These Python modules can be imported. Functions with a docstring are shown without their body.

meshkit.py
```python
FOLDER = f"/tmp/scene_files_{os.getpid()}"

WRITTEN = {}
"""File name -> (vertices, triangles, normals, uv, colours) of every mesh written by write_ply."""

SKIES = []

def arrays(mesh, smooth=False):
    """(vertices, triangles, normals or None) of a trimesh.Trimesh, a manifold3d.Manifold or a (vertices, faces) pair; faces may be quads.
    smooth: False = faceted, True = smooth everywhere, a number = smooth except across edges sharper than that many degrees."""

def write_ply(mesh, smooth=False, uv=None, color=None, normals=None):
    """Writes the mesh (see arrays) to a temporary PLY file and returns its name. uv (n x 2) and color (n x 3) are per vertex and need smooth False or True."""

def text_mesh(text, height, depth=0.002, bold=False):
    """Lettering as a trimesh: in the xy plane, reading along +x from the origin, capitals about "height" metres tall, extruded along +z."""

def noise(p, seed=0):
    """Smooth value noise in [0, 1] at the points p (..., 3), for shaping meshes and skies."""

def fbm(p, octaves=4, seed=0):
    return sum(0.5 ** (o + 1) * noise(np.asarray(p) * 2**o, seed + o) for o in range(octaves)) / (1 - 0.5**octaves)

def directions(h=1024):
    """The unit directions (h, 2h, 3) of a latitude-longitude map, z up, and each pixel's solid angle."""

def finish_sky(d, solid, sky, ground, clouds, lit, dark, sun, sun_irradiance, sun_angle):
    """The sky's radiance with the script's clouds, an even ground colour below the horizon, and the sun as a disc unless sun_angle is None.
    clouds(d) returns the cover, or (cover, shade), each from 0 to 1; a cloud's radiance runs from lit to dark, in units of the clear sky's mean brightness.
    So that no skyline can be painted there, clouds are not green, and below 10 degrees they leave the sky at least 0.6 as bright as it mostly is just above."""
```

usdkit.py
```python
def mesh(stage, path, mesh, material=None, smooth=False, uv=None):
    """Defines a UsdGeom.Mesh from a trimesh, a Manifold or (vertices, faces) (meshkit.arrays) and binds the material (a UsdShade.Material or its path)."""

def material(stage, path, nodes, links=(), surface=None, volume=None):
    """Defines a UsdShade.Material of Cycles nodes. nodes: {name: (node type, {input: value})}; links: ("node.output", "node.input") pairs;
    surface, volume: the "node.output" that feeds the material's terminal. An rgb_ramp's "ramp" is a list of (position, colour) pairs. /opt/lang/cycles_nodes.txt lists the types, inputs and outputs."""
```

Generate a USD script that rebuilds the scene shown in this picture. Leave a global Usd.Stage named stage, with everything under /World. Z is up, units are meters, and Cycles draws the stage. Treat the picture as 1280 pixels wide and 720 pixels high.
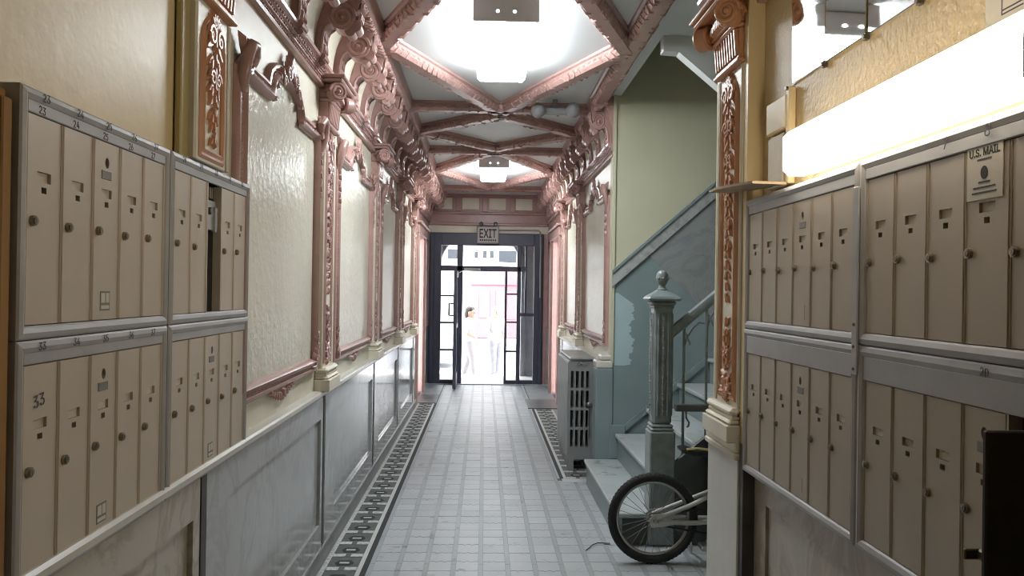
import math, random
import numpy as np, trimesh, manifold3d, shapely.geometry as sg, shapely.affinity as sa
from shapely.ops import unary_union
import usdkit, meshkit
from pxr import Usd, UsdGeom, UsdLux, Sdf, Gf
rng = random.Random(7)
stage = Usd.Stage.CreateInMemory()
UsdGeom.SetStageUpAxis(stage, UsdGeom.Tokens.z)
UsdGeom.SetStageMetersPerUnit(stage, 1.0)
UsdGeom.Xform.Define(stage, '/World')
UsdGeom.Scope.Define(stage, '/World/Looks')

# ------------------------------------------------------------------ camera
R_ = (0.9992755, -0.03497861, 0.01499932); U_ = (-0.01513073, -0.00349538, 0.99987941); F_ = (0.03492197, 0.99938195, 0.0040221)
cam = UsdGeom.Camera.Define(stage, '/World/camera')
cam.CreateHorizontalApertureAttr(36.0); cam.CreateVerticalApertureAttr(20.25)
cam.CreateFocalLengthAttr(36.0 * 1000 / 1280)
cam.CreateClippingRangeAttr(Gf.Vec2f(0.05, 200))
cam.AddTransformOp().Set(Gf.Matrix4d(*R_, 0, *U_, 0, -F_[0], -F_[1], -F_[2], 0, 0, 0, 1.5, 1))
cam.CreateExposureAttr(1.85)
# ------------------------------------------------------------------ sky and sun
dome = UsdLux.DomeLight.Define(stage, '/World/sky')
dome.CreateIntensityAttr(.85); dome.CreateColorAttr(Gf.Vec3f(0.93, 0.96, 1.0))
sun = UsdLux.DistantLight.Define(stage, '/World/sun')
sun.CreateIntensityAttr(2.8); sun.CreateAngleAttr(0.6); sun.CreateColorAttr(Gf.Vec3f(1.0, 0.96, 0.9))
sun.AddRotateXYZOp().Set(Gf.Vec3f(30, 14, 0))      # high sun from behind the house, lighting the street and the facade opposite
LAMP_COOL, LAMP_WARM = 9.5, 3.7

# ------------------------------------------------------------------ scene tree helpers
used = {}
def path_for(parent, name):
    k = (parent, name); n = used.get(k, 0); used[k] = n + 1
    return f"{parent}/{name}" + (f"_{n:03d}" if n else "")
def tag(prim, label=None, cat=None, group=None, kind=None):
    for k, v in (('label', label), ('category', cat), ('group', group), ('kind', kind)):
        if v: prim.SetCustomDataByKey(k, v)
def thing(name, label=None, cat=None, group=None, kind=None, loc=None, parent='/World'):
    p = path_for(parent, name); x = UsdGeom.Xform.Define(stage, p)
    if loc is not None: x.AddTranslateOp().Set(Gf.Vec3d(*map(float, loc)))
    tag(x.GetPrim(), label, cat, group, kind); return p
def part(parent, name, mesh, mat, smooth=30, label=None, kind=None, cat=None, group=None):
    p = path_for(parent, name)
    m = usdkit.mesh(stage, p, mesh, MAT[mat], smooth=smooth)
    tag(m.GetPrim(), label, cat, group, kind); return p
def solo(name, mesh, mat, label, cat, group=None, kind=None, smooth=30):
    return part('/World', name, mesh, mat, smooth, label, kind, cat, group)

# ------------------------------------------------------------------ materials
MAT = {}
def mat(name, c1, c2=None, rough=.5, scale=5.0, detail=4, bump=0.0, bscale=30.0, bdist=.004, metal=0.0, ramp=(.35, .65), distort=0.0, coat=0.0, stretch=(1, 1, 1), spec=.5, dirt=None):
    c2 = c2 or tuple(x * .86 for x in c1)
    n = {'g': ('geometry', {}), 'mp': ('mapping', {'scale': stretch}),
         'n': ('noise_texture', {'scale': scale, 'detail': detail, 'roughness': .6, 'distortion': distort}),
         'r': ('rgb_ramp', {'ramp': [(0, c2), (ramp[0], c2), (ramp[1], c1), (1, c1)]}),
         'p': ('principled_bsdf', {'roughness': rough, 'metallic': metal, 'coat_weight': coat, 'coat_roughness': .12, 'specular_ior_level': spec})}
    l = [('g.position', 'mp.vector'), ('mp.vector', 'n.vector'), ('n.fac', 'r.fac')]
    src = 'r.color'
    if dirt:
        n['dn'] = ('noise_texture', {'scale': dirt[1], 'detail': 6, 'roughness': .7})
        n['dr'] = ('rgb_ramp', {'ramp': [(0, (1, 1, 1)), (dirt[2], (1, 1, 1)), (dirt[2] + .1, (0, 0, 0)), (1, (0, 0, 0))]})
        n['dm'] = ('mix_color', {'b': dirt[0]})
        l += [('g.position', 'dn.vector'), ('dn.fac', 'dr.fac'), ('dr.color', 'dm.fac'), (src, 'dm.a')]
        src = 'dm.result'
    l.append((src, 'p.base_color'))
    if bump:
        n['bn'] = ('noise_texture', {'scale': bscale, 'detail': 3}); n['b'] = ('bump', {'strength': bump, 'distance': bdist})
        l += [('g.position', 'bn.vector'), ('bn.fac', 'b.height'), ('b.normal', 'p.normal')]
    MAT[name] = usdkit.material(stage, '/World/Looks/' + name, n, l, surface='p.BSDF')
def emit(name, col, strength):
    MAT[name] = usdkit.material(stage, '/World/Looks/' + name, {'e': ('emission', {'color': col, 'strength': strength})}, [], surface='e.emission')
def marble(name, base, vein, rough=.2, scale=1.6, width=.035):
    n = {'g': ('geometry', {}), 'n': ('noise_texture', {'scale': scale, 'detail': 7, 'roughness': .62, 'distortion': 1.1}),
         'r': ('rgb_ramp', {'ramp': [(0, base), (.5 - width, base), (.5, vein), (.5 + width, base), (.62, tuple(x * .88 for x in base)), (.75, base), (1, tuple(min(1, x * 1.12) for x in base))]}),
         'p': ('principled_bsdf', {'roughness': rough, 'coat_weight': .15, 'coat_roughness': .08})}
    MAT[name] = usdkit.material(stage, '/World/Looks/' + name, n, [('g.position', 'n.vector'), ('n.fac', 'r.fac'), ('r.color', 'p.base_color')], surface='p.BSDF')
def glass(name, tint=(.95, .97, .97)):
    n = {'t': ('transparent_bsdf', {'color': tint}), 'g': ('glossy_bsdf', {'roughness': .02, 'color': (.9, .9, .9)}), 'f': ('fresnel', {'IOR': 1.45}), 'm': ('mix_closure', {})}
    MAT[name] = usdkit.material(stage, '/World/Looks/' + name, n, [('f.fac', 'm.fac'), ('t.BSDF', 'm.closure1'), ('g.BSDF', 'm.closure2')], surface='m.closure')

mat('pink_paint', (.46, .285, .255), (.40, .245, .22), rough=.30, scale=9, bump=.25, bscale=70)
mat('pink_paint_lamplit', (.60, .31, .17), (.53, .26, .14), rough=.36, scale=9, bump=.25, bscale=70)  # the pink paint again, with warm lamp light put into its colour
mat('cream_paint', (.74, .69, .57), (.67, .62, .50), rough=.42, scale=4, bump=.2, bscale=40)
mat('ochre_paint', (.50, .42, .20), (.45, .37, .17), rough=.45, scale=4)
mat('tan_wall', (.76, .62, .36), (.71, .57, .32), rough=.42, scale=2.2, bump=.25, bscale=26)
mat('rough_wall', (.66, .52, .30), (.60, .47, .26), rough=.5, scale=3, bump=.55, bscale=60, bdist=.008)
mat('panel_plaster', (.74, .71, .59), (.67, .645, .54), rough=.3, scale=2.4, bump=.6, bscale=24, bdist=.008, stretch=(1, 1, .5))
mat('ceiling_paint', (.66, .68, .675), (.62, .64, .635), rough=.5, scale=1.5, bump=.1, bscale=12)
marble('grey_marble', (.40, .41, .41), (.33, .34, .34), rough=.11, width=.05)
marble('lamplit_marble', (.48, .44, .37), (.36, .31, .24), rough=.32, scale=2.4, width=.06)  # the grey marble again, with the wall lamp warmth put into its colour
mat('dado_cap', (.62, .60, .54), (.55, .53, .48), rough=.25, scale=4)
mat('dark_strip', (.10, .095, .09), (.06, .055, .05), rough=.5)
mat('dark_baseboard', (.20, .205, .205), (.13, .135, .135), rough=.35, scale=5)
mat('brown_wood', (.40, .225, .085), (.32, .175, .06), rough=.45, scale=3, stretch=(6, 6, .5))
mat('mail_metal', (.60, .525, .435), (.56, .485, .40), rough=.42, scale=3, metal=.15, stretch=(1, 1, .3), bump=.05, bscale=8)
mat('mail_metal_shaded', (.47, .405, .325), (.43, .37, .295), rough=.42, scale=3, metal=.15, stretch=(1, 1, .3), bump=.05, bscale=8)  # darker copy of mail_metal; the dim lighting angle is put into its colour
mat('mail_frame', (.45, .45, .46), (.40, .40, .41), rough=.5, scale=8, metal=.1)
mat('mail_dark', (.018, .015, .012), (.012, .01, .008), rough=.7)
mat('open_door_shaded', (.030, .020, .011), (.02, .014, .008), rough=.6)  # the shade on the unlit side of the swung door, put into its colour
mat('lock_brass', (.36, .31, .24), (.26, .22, .17), rough=.35, metal=.8, scale=60)
mat('lock_face', (.14, .12, .09), (.10, .085, .065), rough=.4, metal=.6)
mat('card_paper', (.66, .62, .54), (.60, .56, .48), rough=.7)
mat('grey_label', (.24, .23, .22), (.20, .19, .18), rough=.6)
mat('pencil', (.10, .10, .12), (.07, .07, .09), rough=.8)
mat('ink', (.03, .028, .03), (.02, .02, .02), rough=.8)
mat('tile_light', (.43, .455, .475), (.37, .395, .41), rough=.42, scale=2.2, dirt=((.16, .17, .17), 5.5, .30), bump=.15, bscale=120)
mat('tile_light_b', (.405, .43, .45), (.35, .375, .39), rough=.44, scale=3.1, dirt=((.13, .14, .14), 6.5, .30), bump=.15, bscale=120)
mat('tile_strip', (.31, .335, .35), (.27, .29, .305), rough=.44, scale=3, dirt=((.11, .12, .12), 6, .30))
mat('floor_grout', (.13, .14, .145), (.10, .105, .11), rough=.7)
mat('mosaic_dark', (.135, .145, .14), (.10, .11, .105), rough=.65, scale=30, spec=.25)
mat('mosaic_darker', (.05, .055, .055), (.04, .043, .043), rough=.7, spec=.2)
mat('mosaic_white', (.52, .53, .51), (.30, .31, .30), rough=.42, scale=48, ramp=(.42, .5))
mat('mosaic_bar', (.55, .56, .54), (.48, .49, .47), rough=.4)
mat('slate', (.17, .17, .175), (.13, .13, .135), rough=.35)
mat('teal_paint', (.22, .28, .285), (.195, .25, .255), rough=.4, scale=3, bump=.12, bscale=30)
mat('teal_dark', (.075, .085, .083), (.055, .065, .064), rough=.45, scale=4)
mat('iron_teal', (.25, .29, .29), (.18, .21, .21), rough=.32, scale=14)
mat('tread_stone', (.44, .48, .48), (.38, .42, .42), rough=.4, scale=4, dirt=((.16, .18, .18), 7, .32))
mat('stair_wall', (.54, .53, .38), (.50, .49, .35), rough=.55, scale=1.6)
mat('patch_blue', (.40, .51, .53), (.37, .47, .49), rough=.5, scale=5)
marble('stair_marble', (.27, .29, .29), (.215, .23, .235), rough=.3, scale=2.6, width=.07)
mat('marble_trim', (.40, .42, .41), (.27, .285, .28), rough=.35, scale=9, ramp=(.4, .55))
mat('radiator_paint', (.30, .31, .31), (.25, .26, .26), rough=.36, scale=9, metal=.2)
mat('door_navy_hazed', (.065, .07, .105), (.052, .056, .086), rough=.35, scale=6)  # navy brightened towards purple; the doorway haze is put into the colour
mat('fixture_white', (.84, .84, .87), rough=.5)
emit('lamp_cool', (.91, .965, 1.0), LAMP_COOL)
emit('lamp_warm', (1.0, .86, .66), LAMP_WARM)
mat('cable_black', (.02, .02, .02), rough=.5)
mat('sign_face', (.52, .52, .50), rough=.5)
mat('sign_letter', (.06, .02, .022), rough=.6)
mat('grey_plastic', (.30, .31, .31), (.27, .28, .28), rough=.45)
mat('lens_dark', (.03, .03, .03), rough=.2)
mat('mirror_glass', (.82, .84, .84), (.80, .82, .82), rough=.03, metal=1.0, scale=1)
mat('cardboard', (.50, .40, .28), (.42, .33, .22), rough=.8, scale=12)
mat('tyre', (.012, .012, .013), (.02, .02, .021), rough=.7)
mat('chrome', (.45, .45, .45), (.32, .32, .32), rough=.25, metal=.9)
mat('bike_white', (.50, .50, .49), (.40, .40, .39), rough=.35)
mat('saddle_black', (.012, .012, .012), rough=.45)
mat('saddle_yellow', (.55, .50, .20), rough=.5)
mat('dark_wood', (.11, .11, .105), (.08, .08, .075), rough=.5, scale=4)  # dark grey wood of the board and its post
mat('pavement', (.60, .58, .55), (.52, .50, .47), rough=.8, scale=2)
mat('asphalt', (.30, .30, .31), (.25, .25, .26), rough=.85, scale=3)
mat('facade_white', (.60, .59, .58), (.55, .54, .53), rough=.8, scale=1)
mat('facade_red', (.34, .17, .19), (.30, .145, .16), rough=.6, scale=1)
mat('facade_window', (.07, .075, .085), rough=.2)
mat('portal_stone', (.36, .355, .38), (.30, .295, .32), rough=.7, scale=4)
mat('car_white', (.75, .75, .76), rough=.2, coat=.6)
mat('car_glass', (.05, .055, .06), rough=.08)
mat('skin', (.42, .26, .18), rough=.5)
mat('skin_pale', (.60, .42, .33), rough=.5)
mat('hair_dark', (.03, .022, .018), rough=.55)
mat('hair_grey', (.50, .46, .40), rough=.55)
mat('cloth_white', (.50, .49, .50), (.45, .44, .45), rough=.8, scale=9)
mat('cloth_beige', (.30, .29, .29), (.26, .25, .25), rough=.8, scale=9)
mat('cloth_grey', (.34, .34, .38), (.28, .28, .32), rough=.8, scale=9)
mat('shoe_dark', (.05, .05, .055), rough=.6)
glass('window_glass')

# ------------------------------------------------------------------ shape helpers
cat_ = trimesh.util.concatenate
def TM(v, f): return trimesh.Trimesh(np.asarray(v, float), np.asarray(f, int), process=False)
def bx(x0, x1, y0, y1, z0, z1):
    m = trimesh.creation.box([abs(x1 - x0), abs(y1 - y0), abs(z1 - z0)]); m.apply_translation([(x0 + x1) / 2, (y0 + y1) / 2, (z0 + z1) / 2]); return m
def cb(x0, x1, y0, y1, z0, z1, c=.004):
    """box with chamfered edges, 44 triangles"""
    lo, hi = np.minimum([x0, y0, z0], [x1, y1, z1]), np.maximum([x0, y0, z0], [x1, y1, z1])
    c = min(c, .45 * (hi - lo).min()); pts = []
    for a in (0, 1):
        for b in (0, 1):
            for d in (0, 1):
                p = np.array([(lo, hi)[a][0], (lo, hi)[b][1], (lo, hi)[d][2]]); s = np.array([1 - 2 * a, 1 - 2 * b, 1 - 2 * d]) * c
                for k in range(3):
                    q = p + s; q[k] = p[k]; pts.append(q)
    return trimesh.convex.convex_hull(np.array(pts))
def ext(poly, h, z0=0.0):
    ms = [trimesh.creation.extrude_polygon(g, h, engine='earcut') for g in getattr(poly, 'geoms', [poly]) if g.area > 1e-9]
    m = cat_(ms) if len(ms) > 1 else ms[0]
    m.apply_translation([0, 0, z0]); return m
def outward(m):
    if m.volume < 0: m.invert()
    return m
def sweep(path, prof, closed=False):
    """mitred sweep of the profile [(u across, w out)] along a path in the (s, z) plane"""
    P = np.asarray(path, float); n = len(P); prof = np.asarray(prof, float); k = len(prof); rings = []
    for i in range(n):
        a, b = (P[i - 1] if (i or closed) else None), (P[(i + 1) % n] if (i < n - 1 or closed) else None)
        d1 = (P[i] - a) if a is not None else (b - P[i]); d2 = (b - P[i]) if b is not None else d1
        d1 = d1 / np.linalg.norm(d1); d2 = d2 / np.linalg.norm(d2)
        n1, n2 = np.array([-d1[1], d1[0]]), np.array([-d2[1], d2[0]])
        m = n1 + n2; m = m / max(np.linalg.norm(m), 1e-9); m = m / max(m @ n1, .45)
        rings.append(np.column_stack([P[i] + prof[:, :1] * m, prof[:, 1]]))
    V = np.vstack(rings); F = []
    for i in range(n if closed else n - 1):
        j = (i + 1) % n
        for q in range(k):
            r = (q + 1) % k; F += [[i * k + q, j * k + q, j * k + r], [i * k + q, j * k + r, i * k + r]]
    if not closed:
        for q in range(1, k - 1): F += [[0, q, q + 1], [(n - 1) * k, (n - 1) * k + q + 1, (n - 1) * k + q]]
    return outward(TM(V, F))
def tube(pts, r, sides=8, closed=False):
    P = np.asarray(pts, float); n = len(P); r = np.broadcast_to(np.asarray(r, float), (n,))
    t = np.roll(P, -1, 0) - np.roll(P, 1, 0) if closed else np.gradient(P, axis=0)
    t /= np.linalg.norm(t, axis=1, keepdims=True) + 1e-12
    ref = np.array([0, 0, 1.0]) if abs(t[0, 2]) < .9 else np.array([1.0, 0, 0]); A = []
    a = np.cross(t[0], ref)
    for i in range(n):
        a = a - t[i] * (a @ t[i]); a /= np.linalg.norm(a) + 1e-12; A.append(a.copy())
    A = np.array(A); B = np.cross(t, A); th = np.arange(sides) * 2 * np.pi / sides
    V = (P[:, None] + r[:, None, None] * (np.cos(th)[None, :, None] * A[:, None] + np.sin(th)[None, :, None] * B[:, None])).reshape(-1, 3); F = []
    for i in range(n if closed else n - 1):
        j = (i + 1) % n
        for q in range(sides):
            p = (q + 1) % sides; F += [[i * sides + q, j * sides + q, j * sides + p], [i * sides + q, j * sides + p, i * sides + p]]
    if not closed:
        for q in range(1, sides - 1): F += [[0, q + 1, q], [(n - 1) * sides, (n - 1) * sides + q, (n - 1) * sides + q + 1]]
    return outward(TM(V, F))
def lathe(prof, n=24, arc=None):
    return outward(trimesh.creation.revolve(np.asarray(prof, float), sections=n))
def cyl(p0, p1, r, n=14): return tube([p0, (np.asarray(p0, float) + p1) / 2, p1], r, n)
def tr(m, x=0, y=0, z=0): m = m.copy(); m.apply_translation([x, y, z]); return m
def rot(m, deg, axis, about=(0, 0, 0)): m = m.copy(); m.apply_transform(trimesh.transformations.rotation_matrix(math.radians(deg), axis, about)); return m
def perm(m, order, flip=None):
    """reorders the coordinates, keeping faces outward"""
    v = m.vertices[:, list(order)]; par = np.linalg.det(np.eye(3)[list(order)])
    m = TM(v, m.faces[:, ::-1] if par < 0 else m.faces); return m
XL, XR, ZC = -.90, 1.02, 3.05
def wall(m, side):
    """from wall coordinates (s along the hall, z up, w out of the wall) to the place"""
    v = m.vertices
    if side == 'L': return TM(np.column_stack([XL + v[:, 2], v[:, 0], v[:, 1]]), m.faces)
    return TM(np.column_stack([XR - v[:, 2], v[:, 0], v[:, 1]]), m.faces[:, ::-1])
def prism_s(poly, s0, s1):
    """profile polygon [(w, z)] run along s"""
    m = ext(sg.Polygon(poly) if not hasattr(poly, 'area') else poly, s1 - s0, s0); return perm(m, (2, 1, 0))
def wtext(txt, side, s, z, w, h, bold=False, jit=0):
    m = meshkit.text_mesh(txt, h, .0005, bold); m.apply_translation([-m.bounds.mean(0)[0], 0, 0])
    if jit: m.apply_transform(trimesh.transformations.rotation_matrix(jit, [0, 0, 1]))
    v = m.vertices
    if side == 'L': return TM(np.column_stack([XL + w + v[:, 2], s + v[:, 0], z + v[:, 1]]), m.faces)
    return TM(np.column_stack([XR - w - v[:, 2], s - v[:, 0], z + v[:, 1]]), m.faces)
def scatter(base, mats):
    V = np.asarray(base.vertices); n = len(V); H = np.column_stack([V, np.ones(n)])
    mats = np.asarray(mats); W = np.einsum('kij,nj->kni', mats[:, :3], H).reshape(-1, 3)
    F = (np.asarray(base.faces)[None] + np.arange(len(mats))[:, None, None] * n).reshape(-1, 3); return TM(W, F)
def frame4(o, x, y, z):
    m = np.eye(4); m[:3, 0], m[:3, 1], m[:3, 2], m[:3, 3] = x, y, z, o; return m
def leaf_base(lobes=8):
    """a pointed leaf dome along +x, unit length, half width .5, height 1 scaled later"""
    th = np.linspace(0, 2 * np.pi, lobes, endpoint=False); x = .5 - .5 * np.cos(th); y = .5 * np.sin(th) * (1 - .45 * x) * 1.25
    r0 = np.column_stack([x, y, np.zeros(lobes)]); c = np.array([.42, 0, 0]); r1 = c + (r0 - c) * .6; r1[:, 2] = .8
    V = np.vstack([r0, r1, [[.42, 0, .72]]]); F = []
    for i in range(lobes):
        j = (i + 1) % lobes; F += [[i, j, lobes + j], [i, lobes + j, lobes + i], [lobes + i, lobes + j, 2 * lobes]]
    return outward2(TM(V, F))
def outward2(m):
    if m.face_normals[:, 2].mean() < 0: m.invert()
    return m
LEAF = leaf_base()
def leafm(o, ang, l, w, h):
    """leaf in a plane: origin (x, y, z), direction angle"""
    c, s = math.cos(ang), math.sin(ang)
    return frame4(o, np.array([c, s, 0]) * l, np.array([-s, c, 0]) * w, np.array([0, 0, 1]) * h)
def spiral(r, turns=2.1, t=.16, n=40, z=0.0, flip=1):
    th = np.linspace(0, turns * 2 * np.pi, n); rr = r * (1 - .86 * th / th[-1])
    return tube(np.column_stack([flip * rr * np.cos(th), rr * np.sin(th), np.full(n, z)]), r * t * (1 - .5 * th / th[-1]), 6)
BEAD = trimesh.creation.icosphere(subdivisions=0, radius=1.0)
def beads(p0, p1, step, r):
    p0, p1 = np.asarray(p0, float), np.asarray(p1, float); n = max(2, int(np.linalg.norm(p1 - p0) / step)); M = []
    for i in range(n):
        m = np.eye(4); m[:3, :3] *= r * (1.25 if i % 3 else .8); m[:3, 3] = p0 + (p1 - p0) * (i + .5) / n; M.append(m)
    return scatter(BEAD, M)
def foliage(h, w, seed=0, depth=.022):
    """carved drop of leaves and scrolls hanging from the origin down -y, in the xy plane, relief along z"""
    r = random.Random(seed); M, extra = [], []; n = int(h / .042)
    for i in range(n):
        t = i / n; y = -h * t; ww = w * (1 - .78 * t) * (.8 + .35 * math.sin(i * 1.9 + seed) ** 2)
        for sd in (-1, 1):
            M.append(leafm((sd * .006, y, 0), -math.pi / 2 + sd * (1.05 - .45 * t + r.uniform(-.15, .15)), ww * .62 + .016, .03 * (1 - .4 * t), depth * r.uniform(.7, 1.15)))
            if i % 2 == 0 and t < .75: M.append(leafm((sd * ww * .25, y - .01, 0), -math.pi / 2 + sd * .25, ww * .4 + .018, .022, depth * 1.2))
        if i % 3 == 1 and t < .7:
            for sd in (-1, 1): extra.append(tr(spiral(ww * .2 + .007, 1.5, .3, 18, depth * .7, sd), sd * ww * .27, y + .01, 0))
        M.append(leafm((0, y + .012, depth * .3), -math.pi / 2, .04, .02, depth * .9))
    for a in (-.9, -.45, 0, .45, .9): M.append(leafm((0, -.005, 0), math.pi / 2 + a, .05 * w / .1, .024, depth * 1.25))
    return cat_([scatter(LEAF, M)] + extra)

# ================================================================== FLOOR
fl = thing('floor', 'hall floor of small grey tiles with mosaic borders along the walls', 'floor', kind='structure')
part(fl, 'bed', bx(-1.1, 3.3, -7, 13.4, -.12, -.004), 'floor_grout', False)
PX, PY, SW = .148, .147, .026
def wavy_tile(x0, y0):
    xs = np.linspace(0, PX - SW - .002, 7); wv = .0055 * np.sin(xs / (PX - SW) * 2 * np.pi * 2.5)
    lo = np.column_stack([x0 + xs, y0 + wv + .002]); hi = np.column_stack([x0 + xs, y0 + PY + wv - .002])
    V, F = [], []
    top = np.vstack([lo, hi]); V = np.vstack([np.column_stack([top, np.zeros(14)]), np.column_stack([top, np.full(14, -.006)])])
    for i in range(6):
        F += [[i, i + 1, 8 + i], [i, 8 + i, 7 + i], [14 + i, 15 + i, i + 1], [14 + i, i + 1, i], [7 + i, 8 + i, 22 + i], [7 + i, 22 + i, 21 + i]]
    F += [[0, 7, 21], [0, 21, 14], [13, 6, 20], [13, 20, 27]]
    return TM(V, F)
tiles, rest, strips = [], [], []
for c in range(-1, 18):
    x0 = -.588 + c * PX
    for r in range(-38, 64):
        y0 = 4.0 + r * PY
        if y0 > 12.72: continue
        right = 8 if y0 > 6.28 else 17
        if c < 0 or c > right - 1: continue
        m = wavy_tile(x0 + SW / 2 + .001, y0)
        m.apply_translation([0, 0, rng.uniform(-.0012, 0)])
        vis = y0 > 4.05 and not (x0 > .8 and y0 > 4.7) and x0 < 1.3
        tiles.append((y0 if vis else 99, x0, m))
tiles.sort(key=lambda t: t[0])
for k, (y0, x0, m) in enumerate(tiles[:300]): part(fl, 'tile', m, 'tile_light' if rng.random() < .62 else 'tile_light_b', False)
part(fl, 'tile_field', cat_([t[2] for t in tiles[300:]]), 'tile_light', False, kind='stuff', label='smaller tiles of the rest of the floor')
for c in range(0, 18):
    x0 = -.588 + c * PX
    ends = [(-1.6, 6.28)] if c > 8 else [(-1.6, 12.75)]
    for a, b in ends:
        y = a
        while y < b - .01:
            e = min(b, y + 1.2); part(fl, 'strip_tile', bx(x0 - SW / 2, x0 + SW / 2, y + .001, e - .001, -.006, -.0006), 'tile_strip', False); y = e
part(fl, 'plain_margin', bx(-.60, -.588 - SW / 2, -1.6, 12.75, -.006, 0), 'tile_light_b', False)
part(fl, 'plain_margin', bx(.612, .645, 6.42, 12.75, -.006, 0), 'tile_light_b', False)
def border(xo, xi, y0, y1, sgn, near):
    """mosaic border: outer light band at xo, inner light band and dark line at xi"""
    w = .024
    part(fl, 'border_band', bx(xo, xo + sgn * w, y0, y1, -.006, 0), 'mosaic_white', False)
    part(fl, 'border_band', bx(xi - sgn * w, xi, y0, y1, -.006, 0), 'mosaic_bar', False)
    part(fl, 'border_line', bx(xi, xi + sgn * .030, y0, y1, -.006, .0003), 'mosaic_darker', False)
    a, b = sorted((xo + sgn * w, xi - sgn * w)); mid, W = (a + b) / 2, b - a
    far = []; n = int((y1 - y0) / .215); st = (y1 - y0) / n
    for i in range(n):
        y = y0 + i * st; vis = near < y < near + 3.4
        ps = [('border_tile', bx(a, b, y + .001, y + st - .001, -.006, -.0012), 'mosaic_dark'),
              ('border_hexagon', ext(sg.Polygon([(mid - .052, y + st * .55), (mid - .034, y + st * .36), (mid + .034, y + st * .36), (mid + .052, y + st * .55), (mid + .034, y + st * .74), (mid - .034, y + st * .74)]), .0014, -.0014), 'mosaic_darker'),
              ('border_bar', bx(mid - .026, mid + .026, y + st * .50, y + st * .60, -.001, .0012), 'mosaic_bar'),
              ('border_dash', bx(a + .002, mid - .016, y + .004, y + .052, -.001, .0010), 'mosaic_white'), ('border_dash', bx(mid + .016, b - .002, y + .004, y + .052, -.001, .0010), 'mosaic_white')]
        for nm, m, mt in ps:
            if vis: part(fl, nm, m, mt, False)
            else: far.append((nm, m, mt))
    for mt in ('mosaic_dark', 'mosaic_darker', 'mosaic_bar', 'mosaic_white'):
        g = [m for nm, m, k in far if k == mt]
        if g: part(fl, 'border_mosaic', cat_(g), mt, False, kind='stuff')
border(-.850, -.632, -1.6, 10.62, 1, 4.0)
border(.900, .662, 6.42, 10.2, -1, 6.42)
part(fl, 'border_end', bx(.646, .90, 6.30, 6.42, -.006, 0), 'mosaic_bar', False)
part(fl, 'wall_margin', bx(-.90, -.85, -1.6, 12.8, -.006, -.0005), 'dark_baseboard', False)
part(fl, 'wall_margin', bx(.90, 1.02, 6.3, 12.8, -.006, -.0005), 'dark_baseboard', False)
part(fl, 'threshold_slab', cb(-.90, -.616, 10.64, 11.5, -.006, .008, .003), 'slate', False)
part(fl, 'threshold_slab', cb(.585, 1.02, 10.22, 11.04, -.006, .012, .003), 'slate', False)
part(fl, 'threshold_slab', cb(-.90, -.616, 11.51, 12.8, -.006, .002, .001), 'tile_strip', False)
part(fl, 'threshold_slab', cb(.66, 1.02, 11.05, 12.8, -.006, .002, .001), 'tile_strip', False)
part(fl, 'door_sill', cb(-.9, 1.0, 12.76, 13.3, -.006, .014, .004), 'tread_stone', False)

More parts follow.
